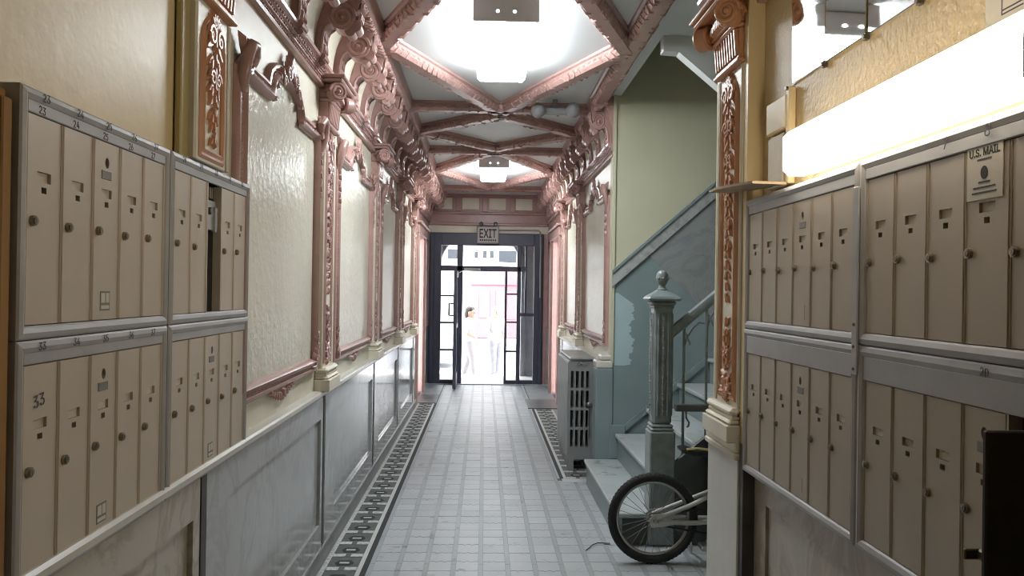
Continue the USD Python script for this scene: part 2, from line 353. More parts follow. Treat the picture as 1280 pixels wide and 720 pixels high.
# ================================================================== WALLS
PIL_L = [2.55, 4.46, 6.46, 8.28, 10.02]
def pilaster(wp, side, c, wd=.15, paint='pink_paint', proj=.05, zb=0):
    p = thing('pilaster', parent=wp)
    S = lambda m: wall(m, side)
    part(p, 'shaft', S(cb(c - wd + .02, c + wd - .02, max(zb, 1.06), 2.372, 0, proj - .016, .003)), 'cream_paint')
    outer = sg.box(c - wd + .012, 1.075, c + wd - .012, 2.368)
    arch = unary_union([sg.box(c - .066, 1.09, c + .066, 2.25), sa.scale(sg.Point(c, 2.25).buffer(.066, 8), 1, 1.0)])
    ring = [(x, y) for x, y in unary_union([sg.box(c - .098, max(zb + .024, 1.105), c + .098, 2.235), sg.Point(c, 2.235).buffer(.098, 8)]).exterior.coords][:-1]
    g = proj - .016; prof = [(-.022, g - .004), (-.020, g + .005), (-.012, g + .011), (-.003, g + .005), (.006, g + .008), (.013, g + .002), (.014, g - .004)]
    part(p, 'panel_moulding', S(sweep(ring, prof, True)), paint)
    for sd in (-1, 1):
        part(p, 'edge_moulding', S(prism_wz_v([(c + sd * (wd - .02), 0), (c + sd * (wd - .02), proj - .012), (c + sd * (wd - .008), proj - .008), (c + sd * wd, proj - .014), (c + sd * wd, 0)], max(zb, 1.075), 2.365)), 'cream_paint')
    f = foliage(.39 if zb else .86, .125, int(c * 10), .015); part(p, 'carved_drop', S(tr(f, c, 2.315, proj - .017)), paint, 45)
    if zb: f2 = None
    else: f2 = foliage(.30, .11, int(c * 10) + 3, .015); f2.vertices[:, 1] *= -1; f2.invert()
    if f2 is not None: part(p, 'carved_spray', S(tr(f2, c, 1.125, proj - .017)), paint, 45)
    # base
    q = lambda z0, z1, ex, pr, ch=.006: cb(c - wd - ex, c + wd + ex, z0, z1, 0, pr, ch)
    if not zb: part(p, 'plinth_block', S(q(.948, 1.012, .012, proj + .035, .003)), 'cream_paint')
    if not zb: part(p, 'base_moulding', S(cat_([q(1.012, 1.030, .006, proj + .026, .008), q(1.030, 1.045, .0, proj + .014, .004), q(1.045, 1.075, .008, proj + .022, .012)])), 'cream_paint')
    # capital
    cap = thing_part(p, 'capital', cat_([S(q(2.372, 2.388, .004, proj + .012, .004)), S(q(2.388, 2.398, -.006, proj + .004, .003)), S(q(2.398, 2.505, -.012, proj, .003))] +
        [S(tube([(c + i * .031, 2.402, proj), (c + i * .031, 2.45, proj + .004), (c + i * .031, 2.498, proj + .008)], .0115, 6)) for i in range(-4, 5)] +
        [S(q(2.505, 2.525, .0, proj + .022, .008)), S(q(2.525, 2.60, -.01, proj + .03, .004)), S(cb(c - wd - .05, c + wd + .05, 2.60, 2.618, 0, proj + .085, .006)), S(cb(c - wd - .065, c + wd + .065, 2.618, 2.634, 0, proj + .10, .004))]), paint)
    vs = []
    for sd in (-1, 1):
        disc = trimesh.creation.cylinder(.047, .05, sections=20); s1 = spiral(.050, 2.2, .19, 44, .025, sd); s2 = spiral(.050, 2.2, .19, 44, -.025, sd); bo = trimesh.creation.icosphere(1, .012)
        v = cat_([disc, s1, s2, tr(bo, 0, 0, .028), tr(bo, 0, 0, -.028)])       # axis along w
        v = rot(v, sd * 52, (0, 1, 0)); vs.append(S(tr(v, c + sd * (wd + .005), 2.548, proj + .045)))
    m = [leafm((c + x * .03, 2.53, proj + .03), math.pi / 2 + x * .25, .062, .034, .022) for x in range(-3, 4)]
    part(p, 'volutes', cat_(vs), paint, 40); part(p, 'capital_leaves', S(scatter(LEAF, m)), paint, 45)
def prism_wz_v(poly, z0, z1):
    """profile polygon [(s, w)] run upwards"""
    m = ext(sg.Polygon(poly), z1 - z0, z0); return perm(m, (0, 2, 1))
def thing_part(parent, name, mesh, mt): return part(parent, name, mesh, mt, 30)
def panel_path(s0, s1, z0=1.10, zs=2.30):
    c = (s0 + s1) / 2; k = (s1 - s0) / 1.40; a = .30 * k
    pts = [(s0, z0), (s1, z0), (s1, zs - .03), (s1 - .07 * k, zs + .015), (s1 - .12 * k, zs), (c + a, zs)]
    for t in np.linspace(.12, np.pi - .12, 11): pts.append((c + a * .98 * math.cos(t), zs + .01 + .115 * math.sin(t) ** .8))
    pts += [(c - a, zs), (s0 + .12 * k, zs), (s0 + .07 * k, zs + .015), (s0, zs - .03)]
    return pts
FRAME_PROF = [(-.040, 0), (-.040, .014), (-.030, .026), (-.018, .028), (-.012, .018), (-.004, .018), (.006, .034), (.020, .040), (.030, .030), (.036, .012), (.036, 0)]
def wall_panel(wp, side, s0, s1, paint='pink_paint', cut=False):
    S = lambda m: wall(m, side); P = panel_path(s0, s1); c = (s0 + s1) / 2
    part(wp, 'panel_field', S(ext(sg.Polygon(P), .006, 0)), 'panel_plaster', False)
    fp = thing('panel_frame', parent=wp)
    part(fp, 'moulding', S(sweep(P, FRAME_PROF, True)), paint, 40)
    bd = []
    for i in range(len(P)):
        a, b = np.array(P[i]), np.array(P[(i + 1) % len(P)])
        bd.append(beads((a[0], a[1], .021), (b[0], b[1], .021), .0165, .0072))
    part(fp, 'bead_row', S(cat_(bd)), paint, True)
    M, X = [], []
    zt = 2.43                                                        # cartouche over the arch
    for k in range(9): M.append(leafm((c, zt + .0, .02), math.pi * (k / 8), .115 - .05 * abs(math.cos(math.pi * k / 8)), .042, .034))
    for sd in (-1, 1):
        X.append(tr(spiral(.034, 1.8, .26, 26, .03, sd), c + sd * .06, zt - .005, .012)); X.append(tr(spiral(.026, 1.7, .28, 22, .03, -sd), c + sd * .13, zt - .05, .012))
        for k in range(5): M.append(leafm((c + sd * (.08 + .035 * k), zt - .02 - .016 * k * k * .5, .02), math.pi / 2 - sd * (.5 + .3 * k), .055, .03, .026))
        e = s0 if sd < 0 else s1                                     # scrolls over the shoulders
        X.append(tr(spiral(.046, 1.9, .24, 28, .03, sd), e - sd * .015, 2.315, .014))
        for k in range(6): M.append(leafm((e - sd * .01, 2.33 - .01 * k, .02), math.pi / 2 + sd * (-.7 + .42 * k), .10 - .006 * k, .036, .032))
        X.append(tube([(e - sd * q, z, w) for q, z, w in [(-.012, 2.20, .028), (-.030, 2.26, .040), (-.032, 2.32, .050), (-.010, 2.368, .056), (.034, 2.376, .056), (.064, 2.345, .05), (.054, 2.315, .045), (.036, 2.318, .042)]], [.016, .020, .022, .023, .022, .020, .016, .012], 8))
        if cut and sd < 0: continue
        for k in range(7): M.append(leafm((e, 2.22 - .035 * k, .026), -math.pi / 2 + (.3 if k % 2 else -.3), .05, .028, .022))
        for k in range(5): M.append(leafm((e - sd * .01, 1.115 + .03 * k, .024), math.pi / 2 + (.45 if k % 2 else -.45), .055, .03, .024))
        for k in range(4): M.append(leafm((e - sd * .02, 1.10, .02), math.pi / 2 + sd * (.3 + .45 * k), .075, .034, .03))
    for k in range(-5, 6):                                          # spray under the bottom rail
        M.append(leafm((c + k * .034, 1.062 - .003 * (5 - abs(k)), .01), (-math.pi / 2) + k * .26, .036 + .002 * (5 - abs(k)), .026, .020))
    M.append(leafm((c, 1.066, .014), -math.pi / 2, .05, .04, .024))
    part(fp, 'carving', S(cat_([scatter(LEAF, M)] + X)), paint, 45)
def dado(wp, side, a, b, mt='grey_marble', strip=True, inset=(.30, .06)):
    S = lambda m: wall(m, side)
    o = sg.box(a + .003, .08, b - .003, .915); i = sg.box(a + inset[0], .215, b - inset[1], .79)
    part(wp, 'dado_slab', S(ext(o.difference(i), .028, 0)), mt, False)
    part(wp, 'dado_inset', S(ext(i.buffer(-.003), .012, 0)), mt, False)
def bracket(side, kw=1.0):
    """console with a volute under the cornice; returns the wall-frame mesh centred on s = 0"""
    vol = sg.Point(.168, 2.868).buffer(.066, 14)
    tail = sg.Polygon([(.01, 2.655), (.052, 2.655), (.066, 2.675), (.070, 2.71), (.071, 2.76), (.078, 2.80), (.098, 2.825), (.15, 2.85), (.235, 2.86), (.262, 2.985), (.265, 3.04), (.08, 3.04), (.02, 2.95)])
    cups = [sg.Point(.232, 2.825).buffer(.030, 8), sg.Point(.205, 2.800).buffer(.026, 8)]
    poly = sa.scale(unary_union([tail, vol]).simplify(.0015), kw, 1, origin=(0, 0))
    h = .056; body = perm(ext(poly, 2 * h, -h), (2, 1, 0)); sp = []
    for cp, hh in zip(cups, (.046, .04)): sp.append(perm(ext(sa.scale(cp, kw, 1, origin=(0, 0)), 2 * hh, -hh), (2, 1, 0)))
    for sd in (-1, 1):
        a = spiral(.064, 2.2, .19, 44, 0, 1); a.vertices[:, 0] *= kw; a = perm(a, (2, 1, 0)); a.vertices += [sd * h, 2.868, .168 * kw]; sp.append(a)
        sp.append(tr(trimesh.creation.icosphere(1, .014), sd * h, 2.868, .168 * kw))
        e = tube([(sd * h, z, w * kw) for w, z in [(.112, 2.835), (.086, 2.815), (.074, 2.79), (.068, 2.75), (.067, 2.71), (.060, 2.68), (.042, 2.664)]], .009, 6); sp.append(e)
        lo = spiral(.022, 1.5, .26, 20, 0, -1); lo.vertices[:, 0] *= kw; lo = perm(lo, (2, 1, 0)); lo.vertices += [sd * h, 2.685, .046 * kw]; sp.append(lo)
    M = []
    for k, (w, z, tz, tw) in enumerate([(.262, 2.95, -1, -.1), (.255, 2.90, -1, -.2), (.07, 2.80, -1, -.05), (.071, 2.74, -1, 0)]):
        d = np.array([0, tz, tw]); d = d / np.linalg.norm(d); nrm = np.array([0, tw, -tz]); nrm = nrm / np.linalg.norm(nrm)
        for sx in (-1, 0, 1):
            dd = d + np.array([sx * .35, 0, 0]); dd /= np.linalg.norm(dd); yy = np.cross(nrm, dd)
            M.append(frame4((sx * .022, z, w * kw), dd * .06, yy * .034, nrm * .016))
    roll = tube([(-.05, 2.668, .070 * kw), (0, 2.668, .074 * kw), (.05, 2.668, .070 * kw)], .017, 8)
    roll2 = tube([(-.034, 2.636, .070), (0, 2.636, .073), (.034, 2.636, .070)], .013, 8)
    return cat_([body] + sp + [scatter(LEAF, M), roll, roll2])
def cove_pt(wmax, t): return .03 + wmax * (1 - math.cos(t)), 2.69 + .345 * math.sin(t)
def niche(kw):
    """cream panel with a rounded head set in the cove between two brackets (wall frame, centred on s = 0)"""
    V, F = [], []; n, r = 12, 9
    for i in range(n + 1):
        x = -.165 + .33 * i / n; top = .50 + .40 * math.sqrt(max(0, 1 - (x / .168) ** 2))
        for k in range(r + 1):
            w, z = cove_pt(.20 * kw, top * k / r); V.append((x, z, w + .004))
    for i in range(n):
        for k in range(r):
            a, b = i * (r + 1) + k, (i + 1) * (r + 1) + k; F += [[a, b, b + 1], [a, b + 1, a + 1]]
    return TM(V, F)
ARCH = [(0, 2.575), (.030, 2.575), (.034, 2.588), (.024, 2.592), (.024, 2.612), (.034, 2.616), (.034, 2.636), (.044, 2.640), (.044, 2.652), (.062, 2.662), (.066, 2.675), (.058, 2.682), (0, 2.69)]
def cove(wmax):
    return [cove_pt(wmax, t) for t in np.linspace(0, np.pi / 2, 12)] + [(.03 + wmax, ZC + .02), (-.02, ZC + .02), (-.02, 2.69)]
def entablature(name, side, s0, s1, kw, boss0, label, beam_w, cove_col='cream_paint'):
    e = thing(name, label, 'cornice', kind='structure'); S = lambda m: wall(m, side)
    part(e, 'architrave', S(prism_s(ARCH, s0, s1)), 'pink_paint', 30)
    part(e, 'bead_row', S(cat_([beads((s0, 2.600, .028), (s1, 2.600, .028), .027, .0052), beads((s0, 2.626, .036), (s1, 2.626, .036), .027, .005), beads((s0, 2.646, .046), (s1, 2.646, .046), .034, .0055)])), 'pink_paint', True)
    part(e, 'cove', S(prism_s(cove(.20 * kw), s0, s1)), 'pink_paint', 30)
    a, b = beam_w
    part(e, 'cornice_beam', S(prism_s([(a, ZC), (a, 2.985), (a + .012, 2.962), (b - .03, 2.955), (b - .022, 2.975), (b - .008, 2.985), (b, 3.0), (b + .014, 3.03), (b + .014, ZC)], s0, s1)), 'pink_paint', 30)
    M = []; n = int((s1 - s0) / .034)
    for i in range(n):
        s = s0 + (i + .5) * (s1 - s0) / n
        for row, (w, z, dz) in enumerate([(a + .004, 2.985, -1), (a + .035, 2.962, 0), (b - .035, 2.958, 0)]):
            ang = 1 if (i + row) % 2 else -1
            if row == 0: M.append(frame4((s, z + .02, w + .004), np.array([ang * .012, -.045, -.004]), np.array([.022, ang * .006, 0]), np.array([0, 0, -.016])))
            else: M.append(frame4((s - .012 * ang, z + .004, w - .02), np.array([ang * .02, -.004, .044]), np.array([.026, 0, -ang * .01]), np.array([0, -.02 * rng.uniform(.7, 1.3), 0])))
    lm = scatter(LEAF, M); part(e, 'leaf_carving', S(lm), 'pink_paint', 45)
    br = bracket(side, kw); s = boss0
    while s < s1 - .08:
        part(e, 'bracket', S(tr(br, s, 0, 0)), 'pink_paint', 40)
        if s + .42 < s1: part(e, 'cove_panel', S(tr(niche(kw), s + .246, 0, 0)), 'cream_paint', 40)
        s += .4925
    return e

# ---- left wall
wl = thing('wall_left', 'long left wall with plaster panels in pink carved frames over grey marble dado', 'wall', kind='structure')
part(wl, 'plaster', bx(XL - .1, XL, 2.40, 10.45, 0, ZC), 'cream_paint', False)
part(wl, 'near_plaster', bx(XL - .1, XL - .004, -7, 2.40, 0, ZC), 'tan_wall', False)
part(wl, 'corner_strip', wall(cb(2.335, 2.41, .95, 2.70, 0, .02, .004), 'L'), 'ochre_paint')
for i, c in enumerate(PIL_L): pilaster(wl, 'L', c, .15 if i else .16, 'pink_paint_lamplit' if i == 0 else 'pink_paint', zb=0 if i else 1.882)
for i in range(4): wall_panel(wl, 'L', PIL_L[i] + .33 if i else 2.90, PIL_L[i + 1] - .235, cut=i == 0)
edges = [-1.6, .6] + PIL_L + [10.45]
for i in range(len(edges) - 1): dado(wl, 'L', edges[i] + .025, edges[i + 1] - .025, 'lamplit_marble' if i < 2 else 'grey_marble')
for c in PIL_L: part(wl, 'dado_strip', wall(bx(c - .024, c + .024, .10, .915, 0, .031), 'L'), 'dark_strip', False)
part(wl, 'dado_cap', wall(prism_s([(0, .912), (.034, .912), (.042, .922), (.050, .926), (.050, .942), (.042, .950), (0, .952)], -1.6, 10.45), 'L'), 'dado_cap')
bl = solo('baseboard_left', wall(prism_s([(0, 0), (.042, 0), (.042, .06), (.038, .075), (.034, .08), (0, .08)], -1.6, 10.45), 'L'), 'dark_baseboard', 'dark stone baseboard along the foot of the left wall', 'baseboard', kind='structure')
entablature('trim_1', 'L', 2.25, 12.80, 1.0, 2.62, 'pink cornice with scrolled brackets along the top of the left wall', (.195, .285))
# ---- right wall, near stretch behind the mailboxes
wr = thing('wall_right', 'right wall: rough tan plaster behind the mailboxes, panelled stretch beyond the stairs', 'wall', kind='structure')
part(wr, 'near_plaster', bx(XR + .001, XR + .12, -7, 3.26, 0, ZC), 'rough_wall', False)
part(wr, 'dado_slab', wall(ext(sg.box(-1.6, .10, 2.90, .86).difference(sg.box(.3, .2, 2.78, .76)), .02), 'R'), 'lamplit_marble', False)
part(wr, 'dado_inset', wall(ext(sg.box(.303, .203, 2.777, .757), .01), 'R'), 'lamplit_marble', False)
part(wr, 'dado_ledge', wall(cb(-1.6, 2.90, .86, .885, 0, .03, .004), 'R'), 'dado_cap')
part(wr, 'baseboard', wall(cb(-1.6, 2.90, 0, .10, 0, .03, .006), 'R'), 'dark_baseboard')
part(wr, 'architrave', wall(prism_s(ARCH, -1.6, 2.93), 'R'), 'pink_paint')
part(wr, 'bead_row', wall(cat_([beads((-1.0, 2.600, .028), (2.9, 2.600, .028), .027, .0052), beads((-1.0, 2.626, .036), (2.9, 2.626, .036), .027, .005)]), 'R'), 'pink_paint', True)
# pier at the end of the near stretch
PW = .06
part(wr, 'pier', bx(XR - PW, XR + .12, 2.91, 3.30, .95, ZC), 'tan_wall', False)
part(wr, 'pier_dado', cb(XR - PW - .012, XR + .12, 2.935, 3.325, 0, .885, .004), 'dado_cap', False)
part(wr, 'pier_strip', bx(XR - PW - .004, XR, 2.895, 2.932, .0, .95), 'dark_strip', False)
XR0 = XR; XR = XR0 - PW
pilaster(wr, 'R', 3.105, .155, 'pink_paint_lamplit', .018)
part(wr, 'pier_plinth', wall(cat_([cb(2.93, 3.33, .885, .91, -.05, .026, .006), cb(2.935, 3.325, .91, .975, -.05, .022, .004)]), 'R'), 'cream_paint')
part(wr, 'pier_architrave', wall(prism_s([(w + .01, z + .06) for w, z in ARCH] + [(-.05, 2.75)], 2.86, 3.36), 'R'), 'pink_paint')
XR = XR0
# ---- right wall, far stretch
part(wr, 'plaster', bx(XR, XR + .12, 6.36, 10.45, 0, ZC), 'cream_paint', False)
PIL_R = [8.28, 10.02]
for c in PIL_R: pilaster(wr, 'R', c)
wall_panel(wr, 'R', 6.52, 8.04); wall_panel(wr, 'R', 8.55, 9.78)
for a, b in [(6.42, 8.255), (8.305, 9.995), (10.045, 10.45)]: dado(wr, 'R', a, b)
for c in PIL_R: part(wr, 'dado_strip', wall(bx(c - .024, c + .024, .10, .915, 0, .031), 'R'), 'dark_strip', False)
part(wr, 'dado_cap', wall(prism_s([(0, .912), (.05, .912), (.06, .922), (.066, .926), (.066, .942), (.055, .950), (0, .956)], 6.26, 10.45), 'R'), 'dado_cap')
part(wr, 'end_pier', cb(.885, XR + .002, 6.236, 6.41, 0, .905, .006), 'teal_paint')
part(wr, 'end_pier_cap', cat_([cb(.885, XR, 6.235, 6.42, .905, .965, .01), cb(.92, XR, 6.24, 6.40, .965, 1.01, .012)]), 'dado_cap')
part(wr, 'end_jamb', cb(XR - .022, XR + .004, 6.236, 6.36, .95, ZC, .003), 'stair_wall')
solo('baseboard_right', wall(prism_s([(0, 0), (.042, 0), (.042, .06), (.038, .075), (.034, .08), (0, .08)], 6.42, 10.45), 'R'), 'dark_baseboard', 'dark stone baseboard under the far right wall, behind the radiator', 'baseboard', kind='structure')
entablature('trim_2', 'R', 6.26, 12.80, .72, 6.42, 'pink cornice with scrolled brackets along the far right wall', (.085, .185))
# the long beam goes on over the mouth of the stairs
def box_beam(parent, a, b, w=.115, d=.075, name='beam'):
    """ceiling beam from a to b (x, y) with carved leaves on its lower edges"""
    a, b = np.array(a, float), np.array(b, float); L = np.linalg.norm(b - a); u = (b - a) / L; v = np.array([-u[1], u[0]])
    poly = [(-w / 2 - .02, ZC), (-w / 2 - .016, ZC - .014), (-w / 2, ZC - .02), (-w / 2, ZC - d + .02), (-w / 2 + .02, ZC - d), (w / 2 - .02, ZC - d), (w / 2, ZC - d + .02), (w / 2, ZC - .02), (w / 2 + .016, ZC - .014), (w / 2 + .02, ZC)]
    m = ext(sg.Polygon(poly), L, 0); V = m.vertices            # (across, z, along)
    P = a[None] + V[:, 2:3] * u[None] + V[:, 0:1] * v[None]; m = outward(TM(np.column_stack([P, V[:, 1]]), m.faces))
    bp = thing(name, parent=parent); part(bp, 'beam_body', m, 'pink_paint', 30)
    M = []; n = int(L / .036)
    for i in range(n):
        for sd in (-1, 1):
            o = a + u * (i + .5) * L / n + v * sd * (w / 2 - .004); f = 1 if i % 2 else -1
            out = np.array([v[0] * sd, v[1] * sd, 0]); al = np.array([u[0], u[1], 0]); dn = np.array([0, 0, -1.0])
            nrm = (out * .75 + dn * .6); xx = (-out * .5 + dn * .8) + al * f * .55; xx /= np.linalg.norm(xx); yy = np.cross(nrm, xx); k = rng.uniform(.75, 1.25)
            M.append(frame4((o[0], o[1], ZC - d + .052), xx * .066 * k, yy * .036, nrm * .028 * k))
    part(bp, 'carving', scatter(LEAF, M), 'pink_paint', 45)

# ================================================================== CEILING
ce = thing('ceiling', 'pale plaster ceiling crossed by pink carved beams in diamonds', 'ceiling', kind='structure')
part(ce, 'ceiling_slab', cat_([bx(-1.0, 1.055, -7, 12.9, ZC, ZC + .25), bx(1.055, 3.3, -7, 4.77, ZC, ZC + .25)]), 'ceiling_paint', False)
CX = .115
box_beam(ce, (.89, 3.0), (.89, 6.30), .12, .07)
for (ax, ay), (b_x, by) in [((CX, 6.75), (-.64, 4.93)), ((CX, 6.75), (.86, 4.93)), ((-.64, 4.93), (CX, 3.1)), ((.86, 4.93), (CX, 3.1)),
        ((-.64, 6.62), (.86, 6.62)), ((CX, 6.85), (-.64, 7.62)), ((CX, 6.85), (.86, 7.62)), ((-.64, 7.62), (CX - .02, 8.48)), ((.86, 7.62), (CX - .02, 8.48)),
        ((-.64, 8.66), (.86, 8.66)), ((CX - .02, 8.6), (-.64, 10.1)), ((CX - .02, 8.6), (.86, 10.1)), ((-.64, 10.1), (CX - .03, 11.75)), ((.86, 10.1), (CX - .03, 11.75)), ((-.64, 11.85), (.86, 11.85))]:
    box_beam(ce, (ax, ay), (b_x, by))

# ================================================================== END WALL AND ENTRANCE
YD = 12.85
we = thing('wall_front', 'pink end wall with a row of cream panels over the entrance', 'wall', kind='structure')
part(we, 'wall_body', cat_([bx(-1.0, 1.12, YD, YD + .14, 2.42, ZC), bx(-1.0, -.88, YD, YD + .14, 0, 2.42), bx(.95, 1.12, YD, YD + .14, 0, 2.42)]), 'pink_paint', False)
part(we, 'cream_band', cb(-.9, 1.02, YD - .02, YD, 2.425, 2.54, .004), 'cream_paint')
part(we, 'lintel_moulding', cb(-.9, 1.02, YD - .06, YD, 2.54, 2.585, .012), 'pink_paint')
part(we, 'picture_moulding', cb(-.9, 1.02, YD - .05, YD, 2.72, 2.76, .012), 'pink_paint')
for k in range(4): part(we, 'cream_panel', cb(-.80 + k * .43, -.53 + k * .43, YD - .012, YD, 2.80, 2.985, .004), 'cream_paint')
for k in range(5): part(we, 'panel_post', cb(-.88 + k * .43 - .02, -.88 + k * .43 + .06, YD - .03, YD, 2.77, 3.0, .006), 'pink_paint')
# side door casings
for side, xs, nm in (('L', XL, 'door_2'), ('R', XR, 'door_3')):
    d = thing(nm, f"pink cased side door at the far end of the {'left' if side == 'L' else 'right'} wall", 'door', kind='structure')
    S = lambda m: wall(m, side)
    part(d, 'wall_body', S(cat_([bx(10.45, 12.86, 2.26, ZC, -.1, 0), bx(11.9, 12.86, 0, 2.3, -.1, 0)])), 'pink_paint', False)
    part(d, 'casing', S(cb(10.47, 10.60, 0, 2.24, 0, .05, .012)), 'pink_paint'); part(d, 'casing', S(cb(11.76, 11.89, 0, 2.24, 0, .05, .012)), 'pink_paint')
    part(d, 'head_casing', S(cat_([cb(10.43, 11.93, 2.24, 2.37, -.1, .055, .012), cb(10.40, 11.96, 2.37, 2.40, 0, .09, .01)])), 'pink_paint')
    part(d, 'door_leaf', S(cb(10.60, 11.76, 0.012, 2.24, -.09, -.05, .004)), 'pink_paint')
    part(d, 'leaf_panel', S(cb(10.72, 11.64, .2, .95, -.05, -.042, .004)), 'pink_paint'); part(d, 'leaf_panel', S(cb(10.72, 11.64, 1.1, 2.1, -.05, -.042, .004)), 'pink_paint')
    part(d, 'knob', S(tr(trimesh.creation.icosphere(2, .028), 10.68, 1.0, -.02)), 'lock_brass')
    part(d, 'marble_dado', S(cb(11.9, 12.84, 0, .93, 0, .02, .004)), 'grey_marble')
d1 = thing('door_1', 'dark navy iron and glass entrance with an open leaf and arched daylight beyond', 'door', kind='structure')
D = lambda x0, x1, z0, z1, y0=YD - .03, y1=YD + .07, c=.006: cb(x0, x1, y0, y1, z0, z1, c)
part(d1, 'jamb', D(-.88, -.69, 0.014, 2.42), 'door_navy_hazed'); part(d1, 'jamb', D(.80, .95, 0.014, 2.42), 'door_navy_hazed')
part(d1, 'jamb_moulding', D(-.86, -.80, 0.014, 2.4, YD - .06, YD - .03), 'door_navy_hazed'); part(d1, 'jamb_moulding', D(.88, .93, 0.014, 2.4, YD - .06, YD - .03), 'door_navy_hazed')
part(d1, 'head', D(-.69, .80, 2.225, 2.42), 'door_navy_hazed')
part(d1, 'transom_bar', D(-.69, .66, 1.815, 1.895), 'door_navy_hazed')
part(d1, 'mullion', D(-.435, -.345, .014, 2.225), 'door_navy_hazed'); part(d1, 'mullion', D(.53, .59, .014, 2.225), 'door_navy_hazed')
part(d1, 'stile', D(.335, .37, .014, 1.815), 'door_navy_hazed')
part(d1, 'bottom_rail', D(-.69, -.435, .014, .07), 'door_navy_hazed'); part(d1, 'bottom_rail', D(.37, .53, .014, .07), 'door_navy_hazed'); part(d1, 'bottom_rail', D(.59, .80, .014, .07), 'door_navy_hazed')
for z in (1.40, .97, .535): part(d1, 'glazing_bar', D(-.69, -.435, z, z + .026), 'door_navy_hazed')
for z in (1.44, .99, .52): part(d1, 'glazing_bar', D(.37, .53, z, z + .026), 'door_navy_hazed')
part(d1, 'glazing_bar', D(.59, .80, 1.10, 1.15), 'door_navy_hazed')
part(d1, 'glazing_bar', D(.655, .685, 1.15, 2.225), 'door_navy_hazed')
for x0, x1, z0, z1 in [(-.69, -.435, .07, 2.225), (.37, .53, .07, 1.815), (.59, .80, .07, 2.225), (-.345, .53, 1.895, 2.225)]:
    part(d1, 'pane', bx(x0, x1, YD + .015, YD + .021, z0, z1), 'window_glass', False)
# the open leaf, turned in towards the hall
lf = thing('leaf', parent=d1)
LX = -.455
part(lf, 'leaf_frame', cat_([cb(LX, LX + .05, 12.06, 12.14, .02, 1.80, .006), cb(LX, LX + .05, 12.72, 12.80, .02, 1.80, .006), cb(LX, LX + .05, 12.14, 12.72, .02, .22, .006), cb(LX, LX + .05, 12.14, 12.72, 1.70, 1.80, .006), cb(LX, LX + .05, 12.14, 12.72, .92, .99, .006)]), 'door_navy_hazed')
part(lf, 'leaf_pane', cat_([bx(LX + .022, LX + .028, 12.14, 12.72, .22, .92), bx(LX + .022, LX + .028, 12.14, 12.72, .99, 1.70)]), 'window_glass', False)
part(lf, 'pull_handle', tube([(LX - .0, 12.10, 1.30), (LX - .07, 12.10, 1.30), (LX - .07, 12.10, 1.12), (LX - .0, 12.10, 1.12)], .012, 8), 'door_navy_hazed')
part(lf, 'lock_plate', cb(LX + .05, LX + .058, 12.07, 12.13, 1.0, 1.16, .002), 'chrome')
part(lf, 'door_closer', cat_([cb(-.33, -.05, 12.78, 12.83, 1.82, 1.87, .008), tube([(-.3, 12.80, 1.83), (-.36, 12.7, 1.81), (LX + .05, 12.5, 1.77)], .009, 6)]), 'chrome')
# exit sign
ex = thing('exit_sign', 'grey EXIT sign with small lamps mounted over the entrance door', 'sign')
part(ex, 'sign_box', cb(-.125, .225, YD - .13, YD - .062, 2.255, 2.525, .006), 'grey_plastic')
part(ex, 'sign_face', cb(-.11, .21, YD - .134, YD - .129, 2.27, 2.51, .002), 'sign_face')
t = meshkit.text_mesh('EXIT', .135, .003, True); t.apply_scale([.27 / t.extents[0], 1, 1]); t.apply_translation([.05 - t.bounds.mean(0)[0], 0, 0])
part(ex, 'lettering', TM(np.column_stack([t.vertices[:, 0], YD - .134 - t.vertices[:, 2], 2.345 + t.vertices[:, 1]]), t.faces), 'sign_letter', False)
part(ex, 'small_marks', cat_([bx(-.08 + k * .034, -.058 + k * .034, YD - .137, YD - .133, 2.292, 2.318) for k in range(8)]), 'sign_letter', False)
for x in (-.06, .17): part(ex, 'lamp_head', cat_([tr(trimesh.creation.icosphere(2, .034), x, YD - .10, 2.565), cyl((x, YD - .10, 2.52), (x, YD - .10, 2.55), .01)]), 'chrome', True)
part(we, 'conduit', tube([(.22, YD - .035, 2.47), (.5, YD - .034, 2.475), (.86, YD - .033, 2.48), (.89, YD - .033, 2.45), (.895, YD - .09, 2.2), (.895, YD - .09, 1.4)], .014, 8), 'grey_plastic', label='thin grey conduit')

# ================================================================== STAIRWELL
YB = 6.25
wb = thing('wall_back', 'stairwell wall: yellow-green above, marble band, teal and grey marble below', 'wall', kind='structure')
sl = .2 / .24
zt = lambda x: 1.675 + (x - 1.014) * .886
part(wb, 'upper_wall', perm(ext(sg.Polygon([(XR, zt(XR)), (3.3, zt(3.3)), (3.3, 5.4), (XR - .12, 5.4), (XR - .12, ZC + .25), (XR, ZC + .25)]), .1), (0, 2, 1)).apply_translation([0, YB, 0]), 'stair_wall', False)
part(wb, 'lower_wall', perm(ext(sg.Polygon([(XR, 0), (3.3, 0), (3.3, zt(3.3)), (XR, zt(XR))]), .1), (0, 2, 1)).apply_translation([0, YB, 0]), 'teal_paint', False)
onb = lambda poly, t, y=YB: perm(ext(sg.Polygon(poly), t), (0, 2, 1)).apply_translation([0, y - t, 0])
part(wb, 'marble_facing', onb([(1.30, zt(1.30) - .125), (3.2, zt(3.2) - .125), (3.2, 2.2), (3.2, 1.2), (1.9, 1.2), (1.30, zt(1.30) - .135)], .006), 'stair_marble', False)
part(wb, 'marble_band', onb([(1.0, zt(1.0) - .12), (3.2, zt(3.2) - .12), (3.2, zt(3.2)), (1.0, zt(1.0))], .025), 'marble_trim', False)
part(wb, 'band_cap', onb([(1.0, zt(1.0) - .012), (3.2, zt(3.2) - .012), (3.2, zt(3.2) + .012), (1.0, zt(1.0) + .012)], .04), 'teal_paint', False)
